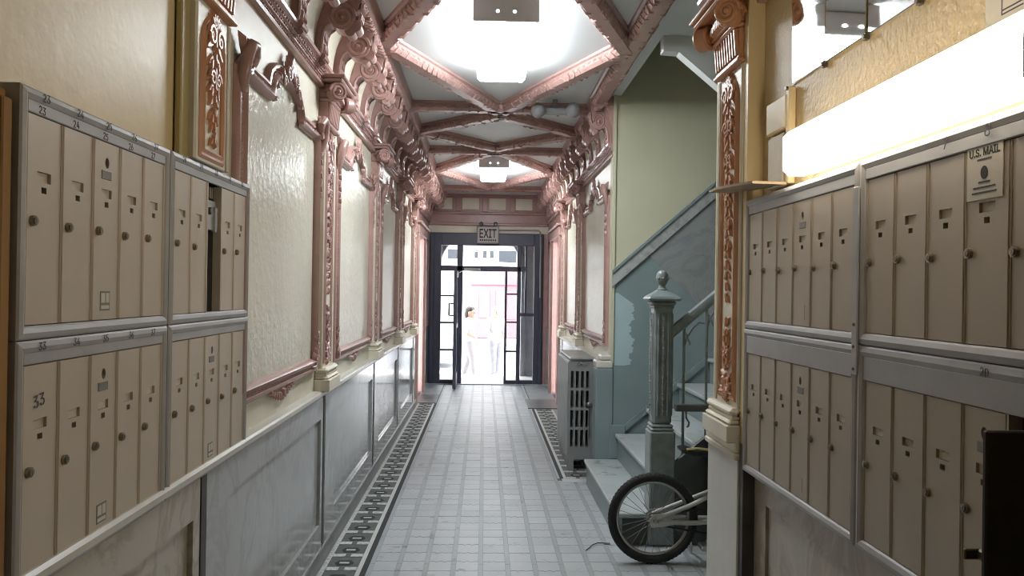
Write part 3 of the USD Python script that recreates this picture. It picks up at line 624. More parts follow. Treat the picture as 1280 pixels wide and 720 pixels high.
pp = [(1.03, .93), (1.03, 1.50)] + [(1.05 + .13 * i / 5, 1.50 - .09 * i / 5) for i in range(6)]
pe = [(1.165 + .012 * math.sin(k * .9) + .014 * math.sin(k * .31) + .009 * math.sin(k * 2.3), 1.40 - .0118 * k) for k in range(40)] + [(1.11, .93)]
part(wb, 'paint_patch', onb(pp + pe, .002), 'patch_blue', False)
part(wb, 'skirting', onb([(1.10, .46), (1.10, .40), (3.2, .40 + 2.1 * sl), (3.2, .47 + 2.1 * sl), (1.12, .47)], .02), 'teal_paint', False)
part(wb, 'skirting_end', cb(1.0, 1.12, YB - .025, YB, .2, .465, .004), 'teal_paint')
part(wb, 'shaft_wall', cat_([bx(3.2, 3.3, 3.2, YB + .1, 0, 5.4), bx(1.02, 3.3, 3.2, 3.3, 0, ZC), bx(1.02, 3.3, 4.6, 4.77, ZC + .25, 5.4), bx(.9, 1.055, 4.7, YB + .1, ZC + .25, 5.4)]), 'stair_wall', False)
part(wb, 'shaft_top', bx(.9, 3.3, 4.6, YB + .1, 5.4, 5.5), 'ceiling_paint', False)
sp = [(1.055, ZC), (1.055, 2.955), (1.15, 2.95), (3.2, 2.95 - 2.05 * .82), (3.2, ZC)]
part(wb, 'upper_spandrel', perm(ext(sg.Polygon(sp), .09), (0, 2, 1)).apply_translation([0, 4.76, 0]), 'ceiling_paint', False)
part(wb, 'corner_box', cat_([cb(1.10, 1.45, 3.36, 3.62, 2.72, ZC, .006)]), 'ceiling_paint')
wre = solo('wall_rear', bx(-1.0, 1.15, -7.1, -7, 0, ZC), 'tan_wall', 'tan plaster wall closing the hall behind the camera', 'wall', kind='structure', smooth=False)

st = thing('staircase', 'grey painted staircase with stone treads and iron newel rising to the right', 'staircase')
RX = [.82 + .24 * k for k in range(10)]
for k in range(9):
    x0 = RX[k]; z = .2 * (k + 1); yn = 4.72 if k == 0 else 4.80
    part(st, 'riser', cb(x0, x0 + .02, yn, YB - .026, z - .2 + (.001 if k else .003), z - .03, .002), 'teal_paint')
    part(st, 'tread', cb(x0 - .02, x0 + .265, yn - .02, YB - .026, z - .03, z, .006), 'tread_stone')
STG = [(.84, .0), (3.1, 0), (3.1, .2 + (3.1 - .82) * sl - .05), (1.16, .2 + (1.16 - .82) * sl - .02), (1.04, .17), (.84, .17)]
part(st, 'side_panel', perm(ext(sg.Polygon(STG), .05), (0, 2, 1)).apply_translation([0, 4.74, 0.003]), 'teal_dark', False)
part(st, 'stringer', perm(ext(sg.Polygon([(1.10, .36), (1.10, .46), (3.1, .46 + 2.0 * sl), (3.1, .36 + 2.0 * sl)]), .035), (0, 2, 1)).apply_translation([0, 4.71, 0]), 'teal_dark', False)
nw = thing('newel_post', parent=st); NX, NY = 1.072, 4.785
sq = lambda h, z0, z1, c=.006: cb(NX - h, NX + h, NY - h, NY + h, z0, z1, c)
part(nw, 'newel_base', cat_([sq(.076, .003, .68, .008), sq(.070, .68, .70, .008), sq(.066, .70, .72, .008)]), 'iron_teal')
sh = [sq(.056, .72, 1.43, .012)]
for ox, oy in ((0, -1), (-1, 0), (1, 0), (0, 1)):
    for t in (-.030, 0, .030):
        px, py = NX + ox * .056 + abs(oy) * t, NY + oy * .056 + abs(ox) * t
        sh.append(tube([(px, py, .77), (px, py, 1.1), (px, py, 1.38)], [.009, .010, .009], 6))
    for zz in np.arange(.80, 1.38, .034): sh.append(tr(trimesh.creation.icosphere(0, .0075), NX + ox * .064, NY + oy * .064, zz))
part(nw, 'newel_shaft', cat_(sh), 'iron_teal')
part(nw, 'newel_cap', cat_([sq(.062, 1.41, 1.43, .006), sq(.074, 1.43, 1.455, .012), sq(.098, 1.455, 1.480, .01), trimesh.convex.convex_hull(np.array([(NX + a * .09, NY + b * .09, 1.48) for a in (-1, 1) for b in (-1, 1)] + [(NX + a * .03, NY + b * .03, 1.52) for a in (-1, 1) for b in (-1, 1)]))]), 'iron_teal')
fin = lathe([(0, 1.515), (.032, 1.515), (.034, 1.525), (.020, 1.535), (.019, 1.55), (.030, 1.562), (.038, 1.585), (.036, 1.612), (.024, 1.632), (.010, 1.640), (0, 1.641)], 20)
part(nw, 'finial', tr(cat_([fin] + [tr(trimesh.creation.icosphere(1, .008), .036 * math.cos(a), .036 * math.sin(a), 1.59) for a in np.arange(0, 6.28, .785)]), NX, NY, 0), 'iron_teal')
hz = lambda x: 1.235 + (x - 1.137) * .845
rail = [(-.03, 0), (-.034, .03), (-.026, .05), (0, .058), (.026, .05), (.034, .03), (.03, 0)]
rp = [(1.125, hz(1.125)), (3.0, hz(3.0))]
m = sweep(rp, [(b, a) for a, b in rail]); V = m.vertices; part(st, 'handrail', outward(TM(np.column_stack([V[:, 0], NY + V[:, 2], V[:, 1]]), m.faces)), 'iron_teal')
for k in range(13):
    x = 1.205 + k * .137; zb = .34 + (x - 1.10) * sl
    part(st, 'baluster', cat_([cyl((x, NY - .02, zb), (x, NY - .02, hz(x) + .02), .0085, 8),
        tube([(x + .005, NY - .02, hz(x) - .10), (x + .02, NY - .02, hz(x) - .05), (x + .05, NY - .02, hz(x) - .0), (x + .09, NY - .02, hz(x) + .035), (x + .12, NY - .02, hz(x) + .03)], .006, 6),
        tube([(x + .012, NY - .02, hz(x) - .03), (x + .022, NY - .02, hz(x) - .06), (x + .034, NY - .02, hz(x) - .085), (x + .036, NY - .02, hz(x) - .10)], .005, 6)]), 'iron_teal')
bd = thing('bracing_board', 'dark horizontal board on a post beside the newel, over the bicycle', 'board', loc=(1.37, 4.68, 0))
part(bd, 'board', cb(-.235, .42, -.02, .02, .808, .850, .004), 'dark_wood')
part(bd, 'post', cb(-.028, .028, -.018, .018, .001, .808, .004), 'dark_wood')
part(bd, 'hook', tube([(-.17, 0, .81), (-.168, 0, .77), (-.15, 0, .74), (-.155, 0, .72), (-.165, 0, .715)], .006, 6), 'iron_teal')
part(bd, 'hasp', cat_([cb(-.055, -.040, -.026, -.018, .72, .79, .002), cb(-.05, -.04, -.026, -.018, .66, .70, .002), cb(.04, .05, -.026, -.018, .74, .79, .002)]), 'chrome')

# ================================================================== MAILBOXES
def mail_unit(side, s0, n, pitch, z0, z1, label, ztop, face, missing=(), master=None, numbers=(), numbers2=(), top=.023, strip=.023, name='mailbox_bank', opened=None, fr=.028, paint='mail_metal', numz=.006):
    """a wall bank of n tall mailbox doors in a mitred aluminium frame"""
    if side == 'R': paint = 'mail_metal_shaded'
    W = n * pitch; s1 = s0 + W + 2 * fr; f = face; u = thing(name, label, 'mailboxes', 'mailbox banks on the hall walls'); S = lambda m: wall(m, side)
    lo, hi = z0 + fr, z1 - top - strip
    part(u, 'back', S(bx(s0 + .006, s1 - .006, z0 + .006, z1 - .006, .002, f - .030)), 'mail_dark', False)
    prof = [(0, 0.002), (0, f - .004), (.004, f), (fr * .5, f + .003), (fr - .004, f - .001), (fr, f - .006), (fr, 0.002)]
    rect = [(s0, z0), (s1, z0), (s1, z1), (s0, z1)]
    fm = sweep(rect, prof, True)
    part(u, 'frame', S(fm), 'mail_frame', 20)
    part(u, 'number_strip', S(cb(s0 + fr, s1 - fr, hi, z1 - fr + .004, f - .012, f - (.003 if top < .04 else .001), .002)), 'mail_frame')
    for j in range(n):
        a, b = s0 + fr + j * pitch + .0016, s0 + fr + (j + 1) * pitch - .0016; c = (a + b) / 2; H = hi - lo
        near = (lambda x: c + x)
        if j in missing:
            box = thing('open_compartment', parent=u)
            part(box, 'side_wall', S(cat_([bx(a - .001, a + .004, lo, hi, .002, f - .004), bx(b - .004, b + .001, lo, hi, .002, f - .004)])), paint, False)
            part(box, 'lock_bracket', S(cat_([cb(a + .012, b - .012, hi - .145, hi - .05, f - .028, f - .020, .002), cb(b - .034, b - .012, hi - .15, hi - .07, f - .024, f - .012, .002)])), 'mail_frame')
            part(box, 'latch', S(cat_([cyl((c - .01, hi - .085, f - .022), (c - .01, hi - .085, f - .010), .012, 14)] + [cb(a + .02 + .02 * q, a + .03 + .02 * q, hi - .045, hi - .008, f - .028, f - .018, .002) for q in range(4)])), 'lock_face')
            continue
        poly = sg.box(a, lo + .002, b, hi - .002)
        zs, zh, zl = hi - .118, hi - .142, hi - .205 - .003 * (j % 2)
        mst = master == j
        slot = sg.box(c - .024, zs - .010, c + .024, zs + .010); peep = sg.box(c - .009, zh - .007, c + .009, zh + .005)
        holes = [slot, peep]
        if mst: holes.append(sa.scale(sg.Point(c, hi - .048).buffer(.0095, 8), 1, 1.3))
        dp = thing('door', parent=u)
        pol = poly.difference(unary_union(holes))
        part(dp, 'door_panel', S(ext(pol, .012, f - .018)), paint, False)
        part(dp, 'door_edge', S(cat_([cb(a, a + .004, lo + .002, hi - .002, f - .008, f - .0035, .0015), cb(b - .004, b, lo + .002, hi - .002, f - .008, f - .0035, .0015)])), paint)
        part(dp, 'name_card', S(cat_([bx(c - .0245, c + .0245, zs - .0105, zs + .0105, f - .019, f - .0125), bx(c - .021, c + (.012 if j % 2 else .018), zs - .009, zs + .006, f - .0125, f - .0115)])), 'card_paper' if (j * 7 + int(s0 * 10)) % 3 else paint, False)
        off = -.040 if side == 'L' else .052
        part(dp, 'lock', S(cat_([cyl((c + off, zl, f - .008), (c + off, zl, f + .001), .0102, 16), cyl((c + off, zl, f), (c + off, zl, f + .0035), .0072, 12), cb(c + off - .0015, c + off + .0015, zl - .005, zl + .005, f + .003, f + .0042, .0005)])), 'lock_brass')
        if mst:
            part(dp, 'maker_plate', S(cb(c - .026, c + .020, hi - .086, hi - .066, f - .007, f - .0045, .001)), 'grey_label')
            part(dp, 'sticker', S(bx(c - .024, c + .022, lo + .022, lo + .066, f - .0065, f - .0052)), 'grey_label' if side == 'L' else paint, False)
            if side == 'L': part(dp, 'sticker_print', S(cat_([bx(c - .020, c - .002, lo + .040, lo + .062, f - .0053, f - .0048), bx(c + .002, c + .018, lo + .040, lo + .062, f - .0053, f - .0048), bx(c - .02, c + .018, lo + .026, lo + .034, f - .0053, f - .0048)])), 'card_paper', False)
    for k, num in enumerate(numbers):
        if num: part(u, 'handwritten_number', wtext(num, side, s0 + fr + (k + .5 if side == 'L' else n - k - .5) * pitch - .012, z1 - fr + numz, f + .0032, .016 if numz > 0 else .024, jit=.06 * (-1) ** k), 'pencil', False)
    for k, num in enumerate(numbers2):
        if num: part(u, 'handwritten_number', wtext(num, side, s0 + fr + (k + .5 if side == 'L' else n - k - .5) * pitch - .016, hi + .003, f - .003, .015, jit=-.05 * (-1) ** k), 'ink', False)
    return u, lo, hi
mail_unit('L', 1.506, 5, .1300, 1.394, 1.872, 'nearer upper mailbox bank on the left wall, numbered 23 to 27', 0, .042, master=2, numbers=('23', '24', '25', '26', '27'), numbers2=('23', '24', '25', '26', '27'), fr=.026)
mail_unit('L', 2.220, 5, .1352, 1.394, 1.872, 'farther upper mailbox bank on the left wall with one missing door', 0, .042, missing=(2,), numbers=('28', '29', '30', '31', '32'), fr=.026)
uA, lo, hi = mail_unit('L', 1.506, 5, .1300, .912, 1.392, 'nearer lower mailbox bank on the left wall, numbered 33 to 37', 0, .042, master=2, numbers=('33', '34', '35', '36', '37'), fr=.026, top=.031, strip=.015)
part(uA, 'handwritten_number', wtext('33', 'L', 1.592, 1.262, .0375, .024, jit=.15), 'pencil', False)
mail_unit('L', 2.220, 5, .1352, .912, 1.392, 'farther lower mailbox bank on the left wall, every door in place', 0, .042, master=2, fr=.026, top=.031, strip=.015)
RF = .067
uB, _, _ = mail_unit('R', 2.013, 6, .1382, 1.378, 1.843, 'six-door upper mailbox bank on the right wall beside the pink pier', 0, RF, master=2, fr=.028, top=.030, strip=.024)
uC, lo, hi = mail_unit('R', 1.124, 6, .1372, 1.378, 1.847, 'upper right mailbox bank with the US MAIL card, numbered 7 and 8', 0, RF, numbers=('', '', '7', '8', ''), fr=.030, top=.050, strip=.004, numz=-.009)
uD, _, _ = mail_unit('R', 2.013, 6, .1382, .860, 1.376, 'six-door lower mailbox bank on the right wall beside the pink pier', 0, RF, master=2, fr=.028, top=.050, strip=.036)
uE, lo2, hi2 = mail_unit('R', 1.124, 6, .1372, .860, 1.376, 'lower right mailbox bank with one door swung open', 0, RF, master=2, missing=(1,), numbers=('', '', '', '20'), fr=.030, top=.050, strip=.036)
part(uE, 'open_door', cb(XR - RF - .135, XR - RF + .002, 1.270, 1.282, .94, 1.285, .003), 'open_door_shaded')
part(uE, 'open_door_lock', cat_([cyl((XR - RF - .118, 1.282, 1.075), (XR - RF - .118, 1.300, 1.075), .012, 12), cb(XR - RF - .15, XR - RF - .112, 1.300, 1.306, 1.066, 1.084, .002)]), 'lock_face')
jc = thing('joint_cover', 'narrow screwed metal strip joining the right wall mailbox banks', 'metal strip')
part(jc, 'strip', wall(cb(1.994, 2.024, 1.30, 1.78, RF + .0035, RF + .009, .002), 'R'), 'mail_frame')
for z in (1.315, 1.372, 1.428): part(jc, 'screw', wall(cyl((2.009, z, RF + .008), (2.009, z, RF + .012), .004, 8), 'R'), 'lock_face')
us = thing('mail_card', 'cream US MAIL card stuck on an upper right mailbox door', 'notice')
part(us, 'card', wall(cb(1.447, 1.557, 1.690, 1.800, RF - .005, RF - .003, .0006), 'R'), 'card_paper')
part(us, 'lettering', wtext('U.S. MAIL', 'R', 1.502, 1.775, RF - .003, .0145, True), 'ink', False)
part(us, 'oval_hole', wall(ext(sa.scale(sg.Point(1.502, 1.742).buffer(.011, 10), 1, 1.15), .0006, RF - .003), 'R'), 'mail_dark', False)
for w, z in ((.022, 1.766), (.018, 1.722), (.034, 1.712), (.038, 1.702)): part(us, 'print_line', wall(bx(1.502 - w, 1.502 + w, z, z + .0035, RF - .003, RF - .0026), 'R'), 'pencil', False)

# brown board left of the mailboxes
wbd = thing('wood_board', 'tall brown wooden board at the left edge beside the mailboxes', 'board', loc=(XL, 1.345, 0))
part(wbd, 'plank', cb(.001, .018, -.16, .155, .3, 1.858, .004), 'brown_wood')
part(wbd, 'edge_batten', cb(.018, .030, .125, .155, .3, 1.84, .003), 'brown_wood')

# ================================================================== LAMPS
def ceiling_lamp(y0, y1, label):
    u = thing('ceiling_light', label, 'ceiling light', 'fluorescent ceiling lights')
    xa, xb = -.08, .27; zb = 2.925
    part(u, 'pan', cb(xa + .02, xb - .02, y0 + .01, y1 - .01, 3.02, 3.048, .004), 'fixture_white')
    part(u, 'diffuser', cb(xa + .012, xb - .012, y0 + .012, y1, zb, 3.02, .022), 'lamp_cool')
    e = ext(sg.box(xa, zb - .004, xb, 3.04).difference(unary_union([sg.Point((xa + xb) / 2 + q, 2.972).buffer(.009, 10) for q in (-.045, .045)])), .012)
    part(u, 'end_cap', perm(e, (0, 2, 1)).apply_translation([0, y0, 0]), 'fixture_white', False)
ceiling_lamp(4.2, 5.47, 'fluorescent ceiling light nearest the camera, with a grey end cap')
ceiling_lamp(9.2, 10.5, 'farther fluorescent ceiling light, towards the entrance door')
wlp = thing('wall_light', 'long lit fluorescent lamp on the right wall above the mailboxes', 'wall light')
part(wlp, 'backplate', wall(cb(1.30, 2.46, 1.875, 2.0, .0005, .02, .003), 'R'), 'fixture_white')
part(wlp, 'diffuser', wall(cb(1.335, 2.455, 1.868, 2.005, .02, .105, .018), 'R'), 'lamp_warm')
part(wlp, 'added_light_shield', wall(cb(1.335, 2.455, 2.006, 2.014, .0005, .056, .002), 'R'), 'fixture_white')  # added plate that cuts the upward light on the wall above the lamp
part(wlp, 'end_cap', wall(cb(1.305, 1.335, 1.875, 2.010, .0005, .108, .004), 'R'), 'fixture_white')
em = thing('emergency_light', 'grey twin-head emergency light hung on the ceiling beam by the stairs', 'emergency light')
part(em, 'crossbar', cb(.44, .66, 6.40, 6.46, 2.93, 2.985, .01), 'grey_plastic')
for x in (.41, .69):
    hd = lathe([(0, 0), (.05, 0), (.058, .012), (.055, .05), (.042, .085), (.02, .10), (0, .102)], 20)
    hd = rot(hd, 100 if x < .5 else 80, (1, 0, 0)); part(em, 'lamp_head', tr(hd, x, 6.38, 2.945), 'grey_plastic', 40)
    part(em, 'lens', tr(rot(lathe([(0, 0), (.032, 0), (.028, .008), (0, .012)], 16), 90, (1, 0, 0)), x, 6.375, 2.942), 'lens_dark' if x > .5 else 'grey_plastic', 40)
part(em, 'mount', cyl((.55, 6.43, 2.98), (.55, 6.43, 3.049), .02), 'grey_plastic')

# ================================================================== SMALL THINGS ON THE RIGHT WALL
for k, (a, b, q) in enumerate([(2.372, 2.63, 'first mirror tile from the pier, high on the right wall'), (2.108, 2.366, 'second mirror tile from the pier, high on the right wall'), (1.844, 2.102, 'third mirror tile from the pier, above the wall lamp')]):
    u = thing('mirror_tile', q, 'mirror', 'mirror tiles')
    m = cb(a, b, 2.20, 2.56, .002, .007, .002); m.apply_transform(trimesh.transformations.rotation_matrix(math.radians((.6, -.9, .5)[k]), (1, 0, 0), (0, 2.38, .004)))
    part(u, 'glass', wall(m, 'R'), 'mirror_glass', False)
    part(u, 'clip', wall(cat_([cb(a - .012, a + .006, 2.186, 2.206, .001, .014, .002), cyl((a - .003, 2.196, .012), (a - .003, 2.196, .018), .006, 10)]), 'R'), 'lock_face')
nt = thing('paper_notice', 'paper notice with printed lines, high above the wall lamp', 'notice')
part(nt, 'sheet', wall(cb(1.20, 1.60, 2.03, 2.32, .002, .004, .0006), 'R'), 'card_paper')
part(nt, 'printed_lines', wall(cat_([bx(1.30, 1.545, z, z + .003, .004, .0045) for z in (2.06, 2.068, 2.16, 2.20, 2.24)] + [bx(1.38, 1.53, z, z + .005, .004, .0045) for z in (2.09, 2.11, 2.13)] + [bx(1.545, 1.548, 2.06, 2.30, .004, .0045)]), 'R'), 'pencil', False)
bxo = thing('conduit_cover', 'painted boxed-in conduit between the pier and the wall lamp', 'conduit')
part(bxo, 'upper_box', wall(cb(2.62, 2.80, 2.06, 2.17, .001, .03, .004), 'R'), 'tan_wall')
part(bxo, 'lower_panel', wall(cb(2.66, 2.80, 1.87, 2.05, .001, .022, .004), 'R'), 'cream_paint')
part(bxo, 'batten', wall(cb(2.60, 2.625, 1.87, 2.19, .001, .026, .003), 'R'), 'tan_wall')
part(bxo, 'screw', wall(cyl((2.61, 2.185, .026), (2.61, 2.185, .034), .007, 10), 'R'), 'lock_face')
V = []
P = [(2.60, .0), (2.68, .012), (2.76, -.004), (2.84, .01), (2.93, .006), (3.06, .0)]
pl = sg.Polygon([(p, .03 + q) for p, q in P] + [(3.07, .155), (2.9, .175), (2.72, .168), (2.58, .15)])
m = ext(pl, .008); m = perm(m, (0, 2, 1)); m.vertices[:, 1] += 1.865 + .06 * (m.vertices[:, 0] - 2.6); solo('cardboard_piece', wall(m, 'R'), 'cardboard', 'torn cardboard piece lying on top of the right mailboxes', 'cardboard', smooth=False)

# ================================================================== RADIATOR
ra = thing('radiator', 'grey cast-iron radiator with rounded slots against the far right wall', 'radiator')
def rsec(y, holes=True):
    o = sg.box(.715, .09, .945, .925).buffer(-.03).buffer(.03, 4)
    o = unary_union([o, sg.box(.735, .0, .775, .12), sg.box(.885, .0, .925, .12)])
    hs = []
    for r in range(4):
        for c in range(4): hs.append(sg.box(.747 + c * .043, .20 + r * .165, .763 + c * .043, .335 + r * .165).buffer(.0045, 3))
    return perm(ext(o.difference(unary_union(hs)), .052), (0, 2, 1)).apply_translation([0, y, .0015])
for k in range(12):
    part(ra, 'section', rsec(6.72 + k * .075), 'radiator_paint', 30)
part(ra, 'top_rail', cat_([cb(.73, .955, 6.70, 7.62, .926, .948, .01)]), 'radiator_paint')
part(ra, 'hub', cat_([cyl((.83, 6.73, z), (.83, 7.58, z), .035) for z in (.14, .88)]), 'radiator_paint')
part(ra, 'ornament', cat_([tr(perm(spiral(.022, 1.6, .25, 24, 0, sd), (0, 2, 1)), .83 + sd * .026, 6.718, .885) for sd in (-1, 1)] + [tr(trimesh.creation.icosphere(1, .012), .83, 6.716, .90)]), 'radiator_paint')
part(ra, 'valve', cat_([tr(trimesh.creation.icosphere(2, .022), .895, 6.70, .56), cyl((.895, 6.70, .56), (.895, 6.70, .30), .007), cyl((.87, 6.70, .56), (.925, 6.70, .56), .01)]), 'chrome')

# ================================================================== BICYCLE
bk = thing('bicycle', 'small bicycle parked behind the right pier, rear wheel by the stairs', 'bicycle')
BY = 4.42
def bwheel(cx, nm):
    w = thing(nm, parent=bk); th = np.linspace(0, 2 * np.pi, 56, endpoint=False); ring = lambda r: np.column_stack([cx + r * np.cos(th), np.full(56, BY), .2515 + r * np.sin(th)])
    part(w, 'tyre', tube(ring(.2275), .024, 12, True), 'tyre', True)
    kn = []
    for a in np.arange(0, 2 * np.pi, 2 * np.pi / 64):
        for sd in (-1, 1): kn.append(frame4((cx + .2475 * math.cos(a + sd * .02), BY + sd * .010, .2515 + .2475 * math.sin(a + sd * .02)), np.array([math.cos(a), 0, math.sin(a)]) * .004, np.array([0, 1, 0]) * .007, np.array([-math.sin(a), 0, math.cos(a)]) * .006))
    part(w, 'tread_knobs', scatter(BEAD, kn), 'tyre', False)
    part(w, 'rim', tube(ring(.201), .0105, 8, True), 'chrome', True)
    sp = []
    for k in range(28):
        a = k * 2 * np.pi / 28; b = a + (.5 if k % 2 else -.5); sd = 1 if (k // 2) % 2 else -1
        sp.append(cyl((cx + .018 * math.cos(b), BY + sd * .028, .2515 + .018 * math.sin(b)), (cx + .195 * math.cos(a), BY, .2515 + .195 * math.sin(a)), .0014, 4))
    part(w, 'spokes', cat_(sp), 'chrome'); part(w, 'hub', cat_([cyl((cx, BY - .045, .2515), (cx, BY + .045, .2515), .016), cyl((cx, BY - .030, .2515), (cx, BY - .026, .2515), .024), cyl((cx, BY + .026, .2515), (cx, BY + .030, .2515), .024)]), 'chrome')
bwheel(.957, 'rear_wheel'); bwheel(1.93, 'front_wheel')
AX = .957; fr = []
for sd in (-1, 1):
    y = BY + sd * .052
    fr += [tube([(AX + .01, y, .262), (1.15, y, .335), (1.33, BY + sd * .03, .415)], [.013, .0125, .012], 10), tube([(AX + .02, y, .245), (1.15, y, .24), (1.35, BY + sd * .03, .245)], [.013, .0135, .014], 10)]
fr += [cyl((1.36, BY, .25), (1.29, BY, .52), .016), cyl((1.315, BY, .43), (1.80, BY, .60), .019), cyl((1.36, BY, .26), (1.82, BY, .54), .021), cyl((1.79, BY, .63), (1.83, BY, .50), .022), cyl((1.36, BY - .04, .25), (1.36, BY + .04, .25), .024)]
part(bk, 'frame', cat_(fr), 'bike_white', 40)
dpo = sg.Polygon([(AX - .028, .235), (AX - .02, .215), (AX + .06, .222), (AX + .10, .235), (AX + .10, .258), (AX + .06, .262), (AX + .05, .29), (AX - .005, .285), (AX - .03, .262)]).difference(sg.box(AX - .012, .240, AX + .045, .258))
part(bk, 'dropout', cat_([perm(ext(dpo, .006), (0, 2, 1)).apply_translation([0, BY + o, 0]) for o in (-.062, .056)]), 'bike_white', False)
part(bk, 'axle_nut', cat_([cyl((AX, BY - .078, .2515), (AX, BY - .062, .2515), .011, 6), cyl((AX, BY + .062, .2515), (AX, BY + .078, .2515), .011, 6)]), 'chrome')
part(bk, 'chain', tube([(AX + .03, BY - .047, .268), (1.1, BY - .047, .30), (1.36, BY - .047, .335), (1.44, BY - .047, .25), (1.36, BY - .047, .165), (1.1, BY - .047, .205), (AX + .02, BY - .047, .228)], .006, 6, True), 'tyre')
crk = thing('crank', parent=bk)
part(crk, 'chainring', cat_([tr(rot(trimesh.creation.annulus(.06, .085, .006, sections=32), 90, (1, 0, 0)), 1.36, BY - .05, .25)] + [cyl((1.36, BY - .05, .25), (1.36 + .07 * math.cos(a), BY - .05, .25 + .07 * math.sin(a)), .008, 6) for a in (0, 1.57, 3.14, 4.71)]), 'tyre')
part(crk, 'crank_arm', cat_([cyl((1.36, BY - .065, .25), (1.235, BY - .07, .135), .011), cyl((1.36, BY + .065, .25), (1.485, BY + .07, .365), .011)]), 'chrome')
part(crk, 'pedal', cb(1.185, 1.275, BY - .17, BY - .08, .122, .148, .006), 'chrome'); part(crk, 'pedal', cb(1.44, 1.53, BY + .08, BY + .17, .352, .378, .006), 'tyre')
sd = thing('saddle', parent=bk)
prof = [(-.115, .058), (-.09, .066), (-.04, .058), (.02, .03), (.07, .018), (.115, .013)]
V = []; F = []; n = 12
for i, (x, w) in enumerate(prof):
    for k in range(n): a = 2 * np.pi * k / n; V.append((1.215 + x, BY + w * math.cos(a), .628 + (.022 if i else .01) * math.sin(a) - .004 * i + (.012 if i < 2 else 0)))
for i in range(len(prof) - 1):
    for k in range(n): j = (k + 1) % n; F += [[i * n + k, i * n + j, (i + 1) * n + j], [i * n + k, (i + 1) * n + j, (i + 1) * n + k]]
for k in range(1, n - 1): F += [[0, k + 1, k], [(len(prof) - 1) * n, (len(prof) - 1) * n + k, (len(prof) - 1) * n + k + 1]]
part(sd, 'saddle_shell', outward(TM(V, F)), 'saddle_black', 50)
part(sd, 'saddle_stripe', tube([(1.125, BY - .06, .646), (1.18, BY - .062, .652), (1.25, BY - .03, .640), (1.29, BY - .018, .634)], .007, 6), 'saddle_yellow')
part(sd, 'seat_post', cat_([cyl((1.29, BY, .52), (1.265, BY, .60), .0125), cyl((1.17, BY - .02, .605), (1.29, BY - .015, .605), .005), cyl((1.17, BY + .02, .605), (1.29, BY + .015, .605), .005)]), 'tyre')
part(bk, 'fork', cat_([cyl((1.93, BY + o, .2515), (1.835, BY + o * .75, .50), .012) for o in (-.055, .055)] + [cyl((1.835, BY - .05, .50), (1.835, BY + .05, .50), .014), cyl((1.785, BY, .63), (1.765, BY, .70), .014)]), 'bike_white')
part(bk, 'handlebar', tube([(1.72, BY - .18, .90), (1.78, BY - .14, .90), (1.775, BY - .10, .76), (1.77, BY, .70), (1.775, BY + .10, .76), (1.78, BY + .14, .90), (1.72, BY + .18, .90)], .011, 8), 'chrome')
part(bk, 'grip', cat_([cyl((1.66, BY + s * .225, .90), (1.72, BY + s * .18, .90), .016) for s in (-1, 1)]), 'tyre')
part(bk, 'kickstand', cat_([cyl((1.17, BY + .05, .24), (1.22, BY + .17, .012), .008)]), 'chrome')
wire = thing('wire_scrap', 'bent scrap of wire lying on the floor tiles before the rear wheel', 'wire scrap')
part(wire, 'strand', tube([(.612, 4.62, .006), (.635, 4.66, .006), (.665, 4.72, .007), (.70, 4.76, .006), (.755, 4.755, .006)], .0028, 6), 'tyre')
part(wire, 'shiny_end', cb(.735, .775, 4.745, 4.765, .001, .007, .002), 'chrome')

# ================================================================== OUTSIDE
po = thing('trim_3', 'grey stone arched portal outside the entrance', 'arch', kind='structure')
PYD = 14.2
op = unary_union([sg.box(-.79, -.6, .66, 1.86), sa.scale(sg.Point(-.065, 1.86).buffer(.725, 24), 1, 1)])
part(po, 'arch_wall', perm(ext(sg.box(-9, -.55, 9, 9).difference(op), .25), (0, 2, 1)).apply_translation([0, PYD, 0]), 'portal_stone', False)
ringp = [(-.79, 0)] + [(-.065 - .725 * math.cos(t), 1.86 + .725 * math.sin(t)) for t in np.linspace(0, np.pi, 22)] + [(.66, 0)]
m = sweep(ringp, [(0, 0), (0, .05), (.03, .06), (.07, .05), (.09, .03), (.09, 0)]); V = m.vertices; part(po, 'arch_moulding', outward(TM(np.column_stack([V[:, 0], PYD - V[:, 2], V[:, 1]]), m.faces)), 'portal_stone')
part(po, 'vestibule', cat_([bx(-1.0, -.9, 12.99, PYD, -.1, 3.3), bx(.95, 1.12, 12.99, PYD, -.1, 3.3), bx(-1.0, 1.12, 12.99, PYD, 3.0, 3.3)]), 'portal_stone', False)
part(po, 'vestibule_floor', bx(-.9, .95, 13.3, 14.35, -.1, .0), 'pavement', False)
for k in range(3): part(po, 'stoop_step', cb(-1.3, 1.2, 14.35 + k * .3 + (.1 if k == 0 else 0), 14.75 + k * .3, -.55, -.0 - .166 * (k + 1) + .0, .01), 'pavement')
solo('sidewalk', cb(-14, 14, 14.45, 20.0, -.66, -.5, .01), 'pavement', 'sunlit pale pavement outside the entrance', 'pavement', kind='structure')
solo('road', bx(-14, 14, 20.0, 30.0, -.75, -.64), 'asphalt', 'sunlit road beyond the pavement', 'road', kind='structure', smooth=False)
solo('far_sidewalk', cb(-14, 14, 30.0, 34.0, -.70, -.52, .01), 'pavement', 'far pavement in front of the building opposite', 'pavement', kind='structure')
fb = thing('building', 'white building across the street with a red shopfront', 'building')
part(fb, 'wall', bx(-14, 14, 34.0, 34.6, -.6, 12), 'facade_white', False)
part(fb, 'shopfront', cat_([cb(-.55, 1.9, 33.9, 34.0, -.5, 2.35, .02)]), 'facade_red')
part(fb, 'shop_fascia', cb(-.6, 2.0, 33.82, 34.0, 1.75, 2.3, .02), 'facade_red')
